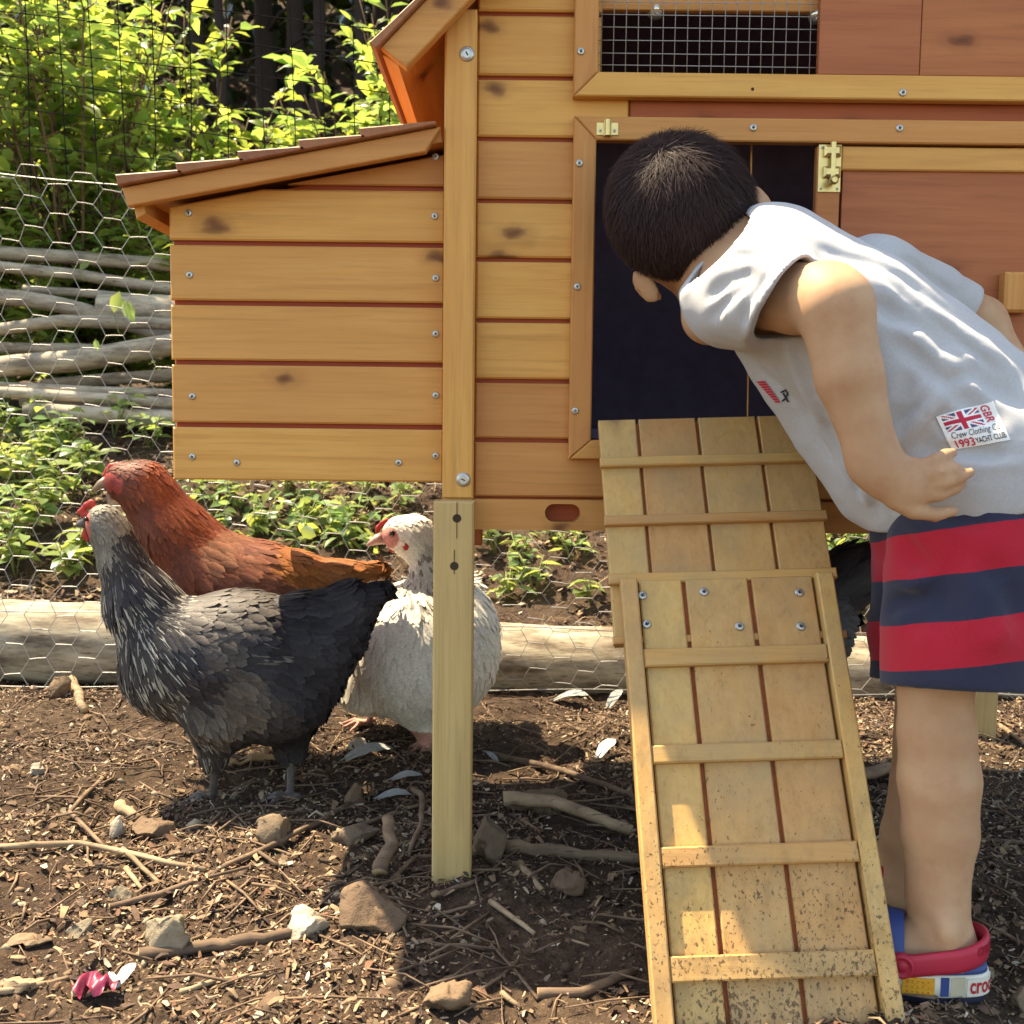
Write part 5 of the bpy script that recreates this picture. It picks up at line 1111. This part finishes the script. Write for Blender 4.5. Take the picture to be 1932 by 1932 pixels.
# hair
M_hair = tinted('dark_brown_hair', .6, .07, bump=0); M_cap = plain('hair_under', (.030, .019, .016), .7, .2, var=.3, sc=300, bump=.4)
fh = Field(HC-.13, HC+.13, .0026); fh.ell(HC, (.0715, .0795, .0865), HRm, .01)
def hairline(r, fr): # height above which there is hair, by side position and depth
    return np.where(fr < -.02, -.060+.006*np.abs(r)/.07+.8*np.maximum(0, fr+.035), np.where(fr < .02, -.022, np.where(fr < .05, .0, .035)))
fh.cone(hp(0, -.048, .008), NB, .0395, .0455, .02)
sl, (Xg, Yg_, Zg) = fh.sub(fh.lo, fh.lo+fh.h*fh.n); x, y, z = Xg-HC[0], Yg_-HC[1], Zg-HC[2]
rr, uu, ff = [HRm[i][0]*x+HRm[i][1]*y+HRm[i][2]*z for i in range(3)]
fh.D = np.maximum(fh.D, ((hairline(rr, ff)-uu)*.8).astype(np.float32)); V, Fq = fh.surface(); V = smooth_mesh(V, Fq, 2); N_ = normals(V, Fq)
tri = V[Fq[:, 0]]; e1 = V[Fq[:, 1]]-tri; e2 = V[Fq[:, 3]]-tri; cum = np.cumsum(np.linalg.norm(np.cross(e1, e2), axis=1)); n = 34000; pk = np.searchsorted(cum, rng.uniform(0, cum[-1], n))
Q_ = tri[pk]+e1[pk]*rng.uniform(0, 1, (n, 1))+e2[pk]*rng.uniform(0, 1, (n, 1)); loc = (Q_-HC)@HRm.T; nr = N_[Fq[pk, 0]]@HRm.T
hl = hairline(loc[:, 0], loc[:, 2]); m = (loc[:, 1] > hl+rng.normal(.003, .0055, n)) & ((nr*loc).sum(1) > .02); loc, nr, hl = loc[m], nr[m], hl[m]; n = len(loc)
cr = np.array([.012, .060, -.055]); dv = loc-cr; dv += rng.normal(0, .016, (n, 3))+(np.stack([vnoise(loc, 60), vnoise(loc+7, 60), vnoise(loc+13, 60)], 1)-.5)*.03; sw = np.cross(nr, dv)*.22; dv = dv+sw; dv[:, 1] -= .012; dv -= nr*(dv*nr).sum(1)[:, None]; dv /= np.linalg.norm(dv, axis=1)[:, None]
top = np.clip((loc[:, 1]-hl)/.055, 0, 1); ln = (.006+.024*top)*rng.uniform(.7, 1.25, n); out = .30+.35*rng.uniform(0, 1, n)*(1-.5*top)
cl = (vnoise(loc, 130)-.5); side = np.cross(nr, dv); dv = dv+side*cl[:, None]*1.0; dv /= np.linalg.norm(dv, axis=1)[:, None]; side = np.cross(nr, dv)
w_ = rng.uniform(.0003, .0006, n); pts = []
for i, t in enumerate((0, .5, 1.0)):
    c = loc+nr*(.0008+out*t*ln*.55-.35*t*t*ln*.5)[:, None]+dv*(t*ln)[:, None]
    for s_ in (-1, 1): pts.append(c+side*(s_*w_*(1-.75*t))[:, None])
S_ = np.stack(pts, 1).reshape(-1, 3); S_ = HC+S_@HRm; k = (np.arange(n)*6)[:, None]; SQ = np.concatenate([np.array([[0, 1, 3, 2]])+k, np.array([[2, 3, 5, 4]])+k])
cc = np.array([.036, .022, .021])*rng.uniform(.6, 1.5, (n, 1)); cc = np.repeat(cc, 6, 0)
nv = len(V); allV = np.concatenate([V, S_]); capc = np.tile([.022, .014, .012], (nv, 1))
link('hair', np_mesh('hair', allV, np.concatenate([Fq, SQ+nv]), M_hair, True, np.concatenate([capc, cc])), boy)

# shirt
fs = Field(BLO+[0.03, 0, .35], BHI+[.02, 0, -.08], .0027)
Tt = pz(1830, 930, -.2)-pz(1400, 500, -.14); Tt /= np.linalg.norm(Tt); Ll = np.array([.55, .83, 0]); Ll -= Tt*(Ll@Tt); Ll /= np.linalg.norm(Ll); Nn = np.cross(Tt, Ll); Nn = Nn if Nn[2] > 0 else -Nn; TM = np.array([Tt, Ll, Nn])
for (u, v, y, wt_, wl_, wn_) in [(1478, 528, -.155, .080, .112, .066), (1612, 628, -.175, .095, .110, .080), (1722, 742, -.185, .095, .114, .092), (1822, 850, -.19, .100, .122, .100), (1880, 915, -.19, .10, .124, .100)]:
    fs.ell(pz(u, v, y), (wt_, wl_, wn_), TM, .03)
chainpx(fs, [(1336, 452, -.112, 74), (1372, 480, -.122, 80), (1430, 512, -.14, 104)], .02)
chainpx(fs, [(1650, 520, -.085, 76), (1760, 560, -.045, 60), (1835, 596, -.03, 50)], .02)
chainpx(fs, [(1450, 640, -.13, 62), (1560, 810, -.145, 66), (1650, 910, -.155, 82)], .03)
chainpx(fs, [(1655, 890, -.19, 70), (1700, 950, -.20, 66)], .03)
fsl = Field(fs.lo, fs.lo+fs.h*(fs.n-1), fs.h); fsl.D = np.full(fs.n, .05, np.float32)
chainpx(fsl, [(1380, 560, -.185, 95), (1450, 566, -.245, 93), (1540, 580, -.305, 91)], .02)
SLP, SLN = pz(1476, 562, -.26), (.74, -.36, -.58); fsl.cut(SLP, SLN, k=.001)
h_ = np.clip(.5+.5*(fs.D-fsl.D)/.022, 0, 1); fs.D = (fs.D*(1-h_)+fsl.D*h_-.022*h_*(1-h_)).astype(np.float32); fs.D = np.where(fsl.D > .012, fs.D, fs.D)
def hit(F_, u, v, t0=.6):
    d = np.array(ray(u, v)); d /= np.linalg.norm(d); o = np.array(EYE)
    for t in np.arange(t0, 1.7, .0015):
        i = np.round((o+d*t-F_.lo)/F_.h).astype(int)
        if (i >= 0).all() and (i < F_.n).all() and F_.D[tuple(i)] < 0: return o+d*t
    return None
def fold(F_, pts, w_, amp):
    amp *= 2.3; w_ *= .85
    H = [hit(F_, *q) for q in pts]; H = [h for h in H if h is not None]
    for a, b in zip(H[:-1], H[1:]): F_.crease(a, b, w_, amp)
D0 = fs.D.copy()
for pts, w_, amp in [([(1332, 500), (1380, 484), (1455, 480)], .007, .0035), ([(1340, 524), (1400, 502), (1445, 498)], .009, -.003), ([(1335, 560), (1375, 530), (1420, 512)], .006, .004), ([(1340, 600), (1380, 560), (1430, 520)], .006, .0035), ([(1400, 615), (1410, 570), (1450, 520)], .006, .0035),
                    ([(1560, 470), (1660, 500), (1760, 560), (1850, 625)], .007, .0045), ([(1640, 455), (1720, 495), (1800, 555)], .006, .0035), ([(1600, 520), (1700, 560), (1800, 620), (1900, 690)], .010, -.004), ([(1640, 570), (1740, 625), (1830, 690), (1925, 760)], .010, .005), ([(1680, 610), (1770, 665), (1840, 705)], .012, -.005),
                    ([(1690, 846), (1740, 780), (1785, 715)], .009, -.006), ([(1715, 852), (1765, 800), (1800, 770)], .008, .004), ([(1740, 858), (1800, 850), (1900, 862)], .008, .005), ([(1790, 872), (1850, 876), (1925, 874)], .007, -.003), ([(1720, 700), (1700, 760), (1690, 830)], .010, .004), ([(1560, 580), (1600, 640), (1640, 660)], .008, .004), ([(1700, 640), (1800, 740), (1880, 790)], .009, .004), ([(1660, 520), (1760, 600), (1880, 700)], .006, .003), ([(1700, 800), (1760, 735), (1830, 700)], .007, .004), ([(1740, 850), (1770, 820), (1790, 800)], .006, .004), ([(1470, 690), (1540, 820), (1570, 870)], .006, .004), ([(1545, 700), (1590, 800), (1640, 905)], .006, .0045), ([(1420, 660), (1470, 700), (1510, 780)], .005, .0035),
                    ([(1450, 640), (1490, 720), (1530, 800)], .008, .0045), ([(1500, 650), (1540, 760), (1580, 860)], .010, .005), ([(1540, 640), (1560, 700)], .008, .004), ([(1560, 800), (1600, 880), (1625, 930)], .007, .005), ([(1590, 830), (1620, 900), (1650, 960)], .007, -.004), ([(1440, 700), (1500, 760)], .006, .003), ([(1600, 870), (1640, 930), (1655, 970)], .006, .004), ([(1700, 930), (1690, 960)], .006, .004)]: fold(fs, pts, w_, amp)
sl, (Xg, Yg_, Zg) = fs.sub(fs.lo, fs.lo+fs.h*fs.n)
gp = np.stack(np.meshgrid(np.arange(fs.n[0]), np.arange(fs.n[1]), np.arange(fs.n[2]), indexing='ij'), -1)
near = np.abs(fs.D) < .012; pp = fs.lo+gp[near]*fs.h; fs.D[near] += ((vnoise(pp, 32)-.5)*.0045+(vnoise(pp+4, 75)-.5)*.0012).astype(np.float32); del gp
# hollow only near the openings
HEMP, HEMN = pz(1668, 992, -.18), np.array([.30, .0, -.954]); hd = (Xg-HEMP[0])*HEMN[0]+(Zg-HEMP[2])*HEMN[2]+0*Yg_
NKP = pz(1360, 472, -.12)+np.array([-.74, -.12, .66])*.0125; nd = (Xg-NKP[0])*-.74+(Yg_-NKP[1])*-.12+(Zg-NKP[2])*.66
edge_ = (hd > -.03) | (nd > -.010); fs.D = np.where(edge_, np.minimum(fs.D, D0+.0035), fs.D)
fs.D = np.where(edge_, np.maximum(fs.D, -(D0+.0075)), fs.D).astype(np.float32)
fs.chain([pz(1440, 563, -.225), pz(1500, 566, -.272), pz(1590, 572, -.33)], [73/PX(-.225), 76/PX(-.272), 78/PX(-.33)], .003, None, 'carve', .001)
fs.cut(NKP, (-.74, -.12, .66), BLO, pz(1470, 350, .05)+[0, 0, .05])
fs.cut(pz(1838, 555, -.03), (.85, .1, -.52), pz(1740, 660, -.10), pz(1990, 440, .12))
fs.cut(HEMP, HEMN)
V, Fq = fs.surface(); V = smooth_mesh(V, Fq, 2, .4)
M_shirt = clothmat('grey_marl_jersey', (.41, .41, .42), .05)
shirt = link('shirt', np_mesh('shirt', V, Fq, M_shirt, True), boy)
BV = BVHTree.FromPolygons(V.tolist(), Fq.tolist())
def onshirt(u, v, off):
    d = ray(u, v).normalized(); h, nrm, *_ = BV.ray_cast(EYE+d*.5, d)
    if h is None: return None
    if nrm.dot(d) > 0: nrm = -nrm
    return h+nrm*off-d*off*.5

def glyphs(txt, shear=0.0, bold=0.0, space=1.0):
    cu = bpy.data.curves.new('text', 'FONT'); cu.body = txt; cu.size = 1; cu.shear = shear; cu.offset = bold; cu.resolution_u = 3; cu.space_character = space
    o = bpy.data.objects.new('text', cu); COL.objects.link(o); dg = bpy.context.evaluated_depsgraph_get(); me = o.evaluated_get(dg).to_mesh()
    v = np.array([q.co[:] for q in me.vertices]); fcs = [tuple(p.vertices) for p in me.polygons]; o.evaluated_get(dg).to_mesh_clear(); bpy.data.objects.remove(o); bpy.data.curves.remove(cu)
    lo, hi = v.min(0), v.max(0); v = (v-lo)/np.maximum(hi-lo, 1e-9); return v[:, :2], fcs

# printed badge near the hem
QC = dict(tl=(1764, 785), tr=(1873, 758), br=(1906, 830), bl=(1797, 848))
def bq(a, b): # a right, b down
    t = [QC['tl'][i]*(1-a)+QC['tr'][i]*a for i in (0, 1)]; d = [QC['bl'][i]*(1-a)+QC['br'][i]*a for i in (0, 1)]; return t[0]*(1-b)+d[0]*b, t[1]*(1-b)+d[1]*b
def flag(a, b):
    if not (.075 < a < .71 and .035 < b < .53): return 0
    x, y = ((a-.075)/.635-.5)*2*1.55, ((b-.035)/.495-.5)*2
    if abs(x) < .20 or abs(y) < .20: return 2
    if abs(x) < .36 or abs(y) < .36: return 0
    d = min(abs(x/1.55-y), abs(x/1.55+y))
    return 2 if d < .09 else (0 if d < .26 else 1)
nu, nvv = 72, 48; b = MB(); vs_ = [onshirt(*bq(i/nu, j/nvv), .0011) for j in range(nvv+1) for i in range(nu+1)]
if all(q is not None for q in vs_):
    b.add(vs_, [])
    for j in range(nvv):
        for i in range(nu): b.f.append((j*(nu+1)+i, (j+1)*(nu+1)+i, (j+1)*(nu+1)+i+1, j*(nu+1)+i+1)); b.m.append(flag((i+.5)/nu, (j+.5)/nvv))
    def word(txt, a0, a1, b0, b1, mi, rot=False, **kw):
        g, fc = glyphs(txt, **kw)
        vv = [onshirt(*(bq(a0+(a1-a0)*(1-q[1] if rot else q[0]) if not rot else a0+(a1-a0)*q[1], b1+(b0-b1)*q[1] if not rot else b0+(b1-b0)*q[0])), .0017) for q in g]
        if all(q is not None for q in vv): b.add(vv, fc, mi)
    word('GBR', .745, .90, .03, .50, 2, True, bold=.015); word('Crew Clothing Co', .10, .92, .55, .76, 3, shear=.35); word('1993', .10, .42, .75, .97, 2, bold=.02); word('YACHT CLUB', .44, .96, .79, .93, 3, bold=.012)
    mm = [plain(nm, c, .8, .1, var=.06, bump=0) for nm, c in (('badge_white', (.78, .78, .76)), ('badge_blue', (.10, .085, .17)), ('badge_red', (.50, .035, .07)), ('badge_ink', (.04, .04, .05)))]
    b.build('badge', mm, shirt)
    # faded red print and pen strokes on the chest
    b = MB()
    for i in range(9):
        u0, v0 = 1428+i*4.2, 719+i*4.6
        qd = [onshirt(u0, v0, .001), onshirt(u0+3, v0+3.4, .001), onshirt(u0+19-i*.9, v0+2.5, .001), onshirt(u0+16-i*.9, v0-1.0, .001)]
        if all(q is not None for q in qd): b.add(qd, [(0, 1, 2, 3)], 2)
    for st in ([(1474, 740), (1483, 735), (1487, 742), (1482, 752), (1477, 756)], [(1478, 742), (1484, 752), (1488, 758)]):
        pt = [onshirt(*q, .0008) for q in st]
        if all(q is not None for q in pt): b.tube(pt, .0009, 5, 3)
    if b.f: b.build('chest_print', mm, shirt)

# shorts
f2 = Field([.32, -.42, .20], [.76, .08, .58], .0028)
for (u, v, y, ru, rv, rd) in [(1840, 985, -.19, 155, 130, .105), (1850, 900, -.195, 140, 120, .095)]: f2.ell(pz(u, v, y), (ru/PX(y), rd, rv/PX(y)), None, .03)
chainpx(f2, [(1775, 1030, -.13, 128), (1757, 1200, -.125, 116), (1752, 1320, -.12, 112)], .03); chainpx(f2, [(1830, 1040, -.245, 150), (1812, 1180, -.258, 142), (1805, 1330, -.262, 138)], .03)
D02 = f2.D.copy()
for pts, w_, amp in [([(1700, 1010), (1760, 1090), (1780, 1200)], .012, .005), ([(1745, 960), (1800, 980), (1860, 985)], .009, .004), ([(1800, 900), (1803, 1000), (1806, 1100), (1808, 1225)], .005, .0016), ([(1655, 1060), (1720, 1100), (1790, 1080)], .012, -.004), ([(1670, 1150), (1760, 1120), (1800, 1060)], .012, .004), ([(1710, 1190), (1745, 1160), (1790, 1120)], .012, .004), ([(1850, 1060), (1900, 1100), (1930, 1180)], .014, .004), ([(1860, 1220), (1900, 1180)], .012, -.003), ([(1700, 1120), (1740, 1150)], .010, .002)]: fold(f2, pts, w_, amp)
near = np.abs(f2.D) < .012; gi = np.argwhere(near); pp = f2.lo+gi*f2.h; f2.D[near] += ((vnoise(pp, 26)-.5)*.006).astype(np.float32)
hz = pz(1760, 1303, -.33); HZN = np.array([-.035, -.19, -1]); sl, (Xg, Yg_, Zg) = f2.sub(f2.lo, f2.lo+f2.h*f2.n); hd = (Xg-hz[0])*HZN[0]+(Yg_-hz[1])*HZN[1]+(Zg-hz[2])*HZN[2]
f2.D = np.where(hd > -.03, np.maximum(np.minimum(f2.D, D02+.003), -(D02+.007)), f2.D).astype(np.float32); f2.cut(hz, HZN)
V, Fq = f2.surface(); V = smooth_mesh(V, Fq, 2, .4)
NAVY, RED = (.030, .032, .058), (.42, .018, .035)
Bl = [(1652, v, -.20) for v in (1024, 1099, 1179, 1262)]; Br = [(1925, v, -.325) for v in (974, 1070, 1161, 1250)]
def hs(u, v, du):
    for i in range(30):
        h = hit(f2, u+du*i, v)
        if h is not None: return h
pl_ = [hs(u, v, 5) for u, v in ((1668, 1025), (1668, 1099), (1668, 1180), (1676, 1263))]; pr_ = [hs(u, v, -5) for u, v in ((1915, 976), (1915, 1071), (1915, 1162), (1915, 1252))]; TY = .19; hh_ = lambda p: p[2]+TY*p[1]
slope = -np.mean([(hh_(r)-hh_(l))/(r[0]-l[0]) for l, r in zip(pl_, pr_)]); hv = [(hh_(l)+slope*l[0]+hh_(r)+slope*r[0])/2 for l, r in zip(pl_, pr_)]
lo_, hi_ = min(hv)-.12, max(hv)+.15
M_shorts = clothmat('striped_shorts_cloth', NAVY, .1, dict(slope=float(slope), ty=TY, lo=lo_, hi=hi_, stops=[(lo_, NAVY), (hv[3], RED), (hv[2], NAVY), (hv[1], RED), (hv[0], NAVY)]))
shorts = link('shorts', np_mesh('shorts', V, Fq, M_shorts, True), boy)

# clogs
M_blue = plain('blue_clog_foam', (.030, .060, .20), .5, .35, var=.1); M_redf = plain('red_clog_strap', (.42, .022, .048), .5, .35, var=.1); M_whb = plain('cream_sole_band', (.62, .60, .52), .55, .3, var=.1); M_yel = plain('yellow_sole_patch', (.62, .30, .030), .6, .3, var=.3, sc=260, bump=.6); M_sole = plain('dark_outsole', (.020, .022, .045), .7, .2); M_cream = plain('beige_sole_patch', (.46, .42, .30), .6, .3); M_ink = plain('red_lettering', (.45, .02, .03), .5, bump=0)
LEN = .162
def outline(n=72):
    pts = []
    for i in range(n):
        a = 2*pi*i/n; x = LEN/2-cos(a)*LEN/2; w_ = (.0305+.0075*sin(pi*min(1, max(0, (x-.02)/LEN)))); pts.append((x, -w_*abs(sin(a))**.72*(1 if sin(a) >= 0 else -1)))
    return np.array(pts)          # starts at the heel, goes round by the right side first
OUT = outline(); OUTC = np.concatenate([OUT, OUT[:1]]); SEG = np.concatenate([[0], np.cumsum(np.linalg.norm(np.diff(OUTC, axis=0), axis=1))]); PER = SEG[-1]
def oat(s, off=0.0):
    """point on the outline, arc length s measured from the heel along the left side"""
    s = (-s) % PER; x, y = np.interp(s, SEG, OUTC[:, 0]), np.interp(s, SEG, OUTC[:, 1]); e = .001; x2, y2 = np.interp((s+e) % PER, SEG, OUTC[:, 0]), np.interp((s+e) % PER, SEG, OUTC[:, 1])
    nx_, ny_ = (y2-y), -(x2-x); l = math.hypot(nx_, ny_)+1e-9; nx_, ny_ = nx_/l, ny_/l
    if (x+nx_*.01-LEN/2)**2/LEN**2*4+(y+ny_*.01)**2/.035**2 < (x-LEN/2)**2/LEN**2*4+y**2/.035**2: nx_, ny_ = -nx_, -ny_
    return x+nx_*off, y+ny_*off
def wall(b, FF_, rings, m=0, n=72, top=True, bottom=True):
    """rings: (inset, height) from below"""
    V = []
    for ins, z in rings:
        for i in range(n): x, y = oat(PER*i/n, -ins); V.append(FF_(x, y, z))
    Fs = [(k*n+i, k*n+(i+1) % n, (k+1)*n+(i+1) % n, (k+1)*n+i) for k in range(len(rings)-1) for i in range(n)]
    if bottom: Fs.append(tuple(range(n-1, -1, -1)))
    if top: Fs.append(tuple((len(rings)-1)*n+i for i in range(n)))
    b.add(V, Fs, m)
def clog(FF_, detail, label):
    b = MB(); wall(b, FF_, [(.0, .030), (.0005, .0335), (.004, .037), (.007, .038), (.009, .033), (.010, .026)], 0, top=True, bottom=True)
    c = b.build('clog', M_blue, boy, True, label=label)
    # heel cup and toe box
    b = MB(); V = []; n = 40; S0, S1 = -.052, .052
    for i in range(n):
        s = S0+(S1-S0)*i/(n-1); hgt = .0365+.012*cos(s/.052*pi/2)**.6
        for ins, z in ((.002, .033), (.003, hgt-.002), (.005, hgt), (.0075, hgt-.002), (.009, .030)): x, y = oat(s % PER, -ins); V.append(FF_(x, y, z))
    b.add(V, [(i*5+k, i*5+k+1, i*5+6+k, i*5+5+k) for i in range(n-1) for k in range(4)]); b.build('heel_cup', M_blue, c, True)
    b = MB(); V = []; na, nx_ = 22, 18
    for i in range(nx_):
        x = .074+(LEN-.0755)*i/(nx_-1); hw = abs(np.interp(x, OUT[OUT[:, 1] <= 0][:, 0][np.argsort(OUT[OUT[:, 1] <= 0][:, 0])], -OUT[OUT[:, 1] <= 0][:, 1][np.argsort(OUT[OUT[:, 1] <= 0][:, 0])])); H = .036*math.sqrt(max(0, 1-((x-.088)/(LEN-.086))**2))+.003
        for k in range(na): a = pi*k/(na-1); V.append(FF_(x, (hw-.001)*cos(a), .032+H*sin(a)**.8))
    b.add(V, [(i*na+k, i*na+k+1, (i+1)*na+k+1, (i+1)*na+k) for i in range(nx_-1) for k in range(na-1)]); b.build('toe_box', M_blue, c, True)
    b = MB(); wall(b, FF_, [(.004, 0), (.0015, .002), (.0008, .0082)], 0); b.build('outsole', M_sole, c, True)
    b = MB(); wall(b, FF_, [(.0005, .0084), (-.0012, .0095), (-.0015, .020), (-.0012, .0285), (.0008, .0298)], 0); b.build('sole_band', M_whb, c, True)
    def patch(s0, s1, z0, z1, mat, name, off=.0022):
        b = MB(); n = 10; V = []
        for i in range(n):
            x0, y0 = oat((s0+(s1-s0)*i/(n-1)) % PER, off); x1, y1 = oat((s0+(s1-s0)*i/(n-1)) % PER, .001); V += [FF_(x1, y1, z0), FF_(x0, y0, z0+.0004), FF_(x0, y0, z1-.0004), FF_(x1, y1, z1)]
        b.add(V, [(i*4+k, i*4+k+1, i*4+5+k, i*4+4+k) for i in range(n-1) for k in range(3)]+[(0, 1, 2, 3), (n*4-1, n*4-2, n*4-3, n*4-4)]); return b.build(name, mat, c)
    # strap: horseshoe round the heel with a disc at each pivot
    b = MB(); V = []; n = 46; ex = .074; R_ = .0335
    for i in range(n):
        t = -1+2*i/(n-1); a = t*pi/2
        if abs(t) < .5: ang = t*pi; x, y = .036-R_*1.02*cos(ang), R_*sin(ang)
        else: x, y = .036+(abs(t)-.5)*2*(ex-.036), R_*(1 if t > 0 else -1)*(1+.10*(abs(t)-.5)*2)
        zc = .056-.019*min(1, max(0, (x+.008)/(ex)))**.9; hh = .0105+.0008*(1-abs(t)); cx, cy = .040, 0; l = math.hypot(x-cx, y); ox, oy = ((x-.036)/R_ if x < .036 else 0), y/R_; l = math.hypot(ox, oy); ox, oy = ox/l, oy/l
        for o_, z in ((-.0018, -hh), (.0018, -hh+.001), (.0028, -hh*.5), (.0028, hh*.5), (.0018, hh-.001), (-.0018, hh)): V.append(FF_(x+ox*o_, y+oy*o_, zc+z))
    b.add(V, [(i*6+k, i*6+(k+1) % 6, i*6+6+(k+1) % 6, i*6+6+k) for i in range(n-1) for k in range(6)]); b.build('strap', M_redf, c, True)
    for s_ in (1, -1):
        o = Vector(FF_(ex+.002, s_*.0375, .037)); ax = (Vector(FF_(0, s_, 0))-Vector(FF_(0, 0, 0))).normalized(); M = Matrix.Translation(o) @ ax.to_track_quat('-Y', 'Z').to_matrix().to_4x4()
        b = MB(); b.lathe([(.0112, -.003), (.0115, .002), (.0105, .0042), (.0085, .0046), (.0076, .0030), (.0045, .0030), (.0036, .0042), (.001, .0044)], 26); b.build('rivet', M_redf, c, True, loc=M)
    if detail:
        patch(.062, .090, .0115, .0275, M_yel, 'yellow_patch'); patch(.049, .0565, .0105, .0285, M_blue, 'blue_stripe', .0020); patch(.034, .0475, .0105, .0285, M_cream, 'beige_patch', .0019); patch(.0015, .0325, .0105, .0275, M_whb, 'name_patch', .0026)
        for j in range(3):
            for i in range(6): s = .0645+i*.0046; patch(s, s+.0028, .0130+j*.0048, .0158+j*.0048, M_yel, 'stud', .0032)
        g, fc = glyphs('crocs', bold=.02); b = MB(); b.add([FF_(*oat((.0300-.028*q[0]) % PER, .0032), .0135+.0105*q[1]) for q in g], [t[::-1] for t in fc]); b.build('lettering', M_ink, c)
        b = MB(); vv = []
        for q in g:
            ang = (.46-.42*q[0])*pi*.5+.12; x, y = .036-R_*1.02*cos(ang), R_*sin(ang); ox, oy = (x-.036)/R_, y/R_; vv.append(FF_(x+ox*.0033, y+oy*.0033, .0505+.009*q[1]))
        b.add(vv, [t[::-1] for t in fc]); b.build('strap_lettering', plain('raised_red_letters', (.36, .015, .035), .5, bump=0), c)
    return c
clog(LF, True, 'near blue clog with red heel strap and striped sole'); clog(RF, False, 'far blue clog partly hidden behind ramp')
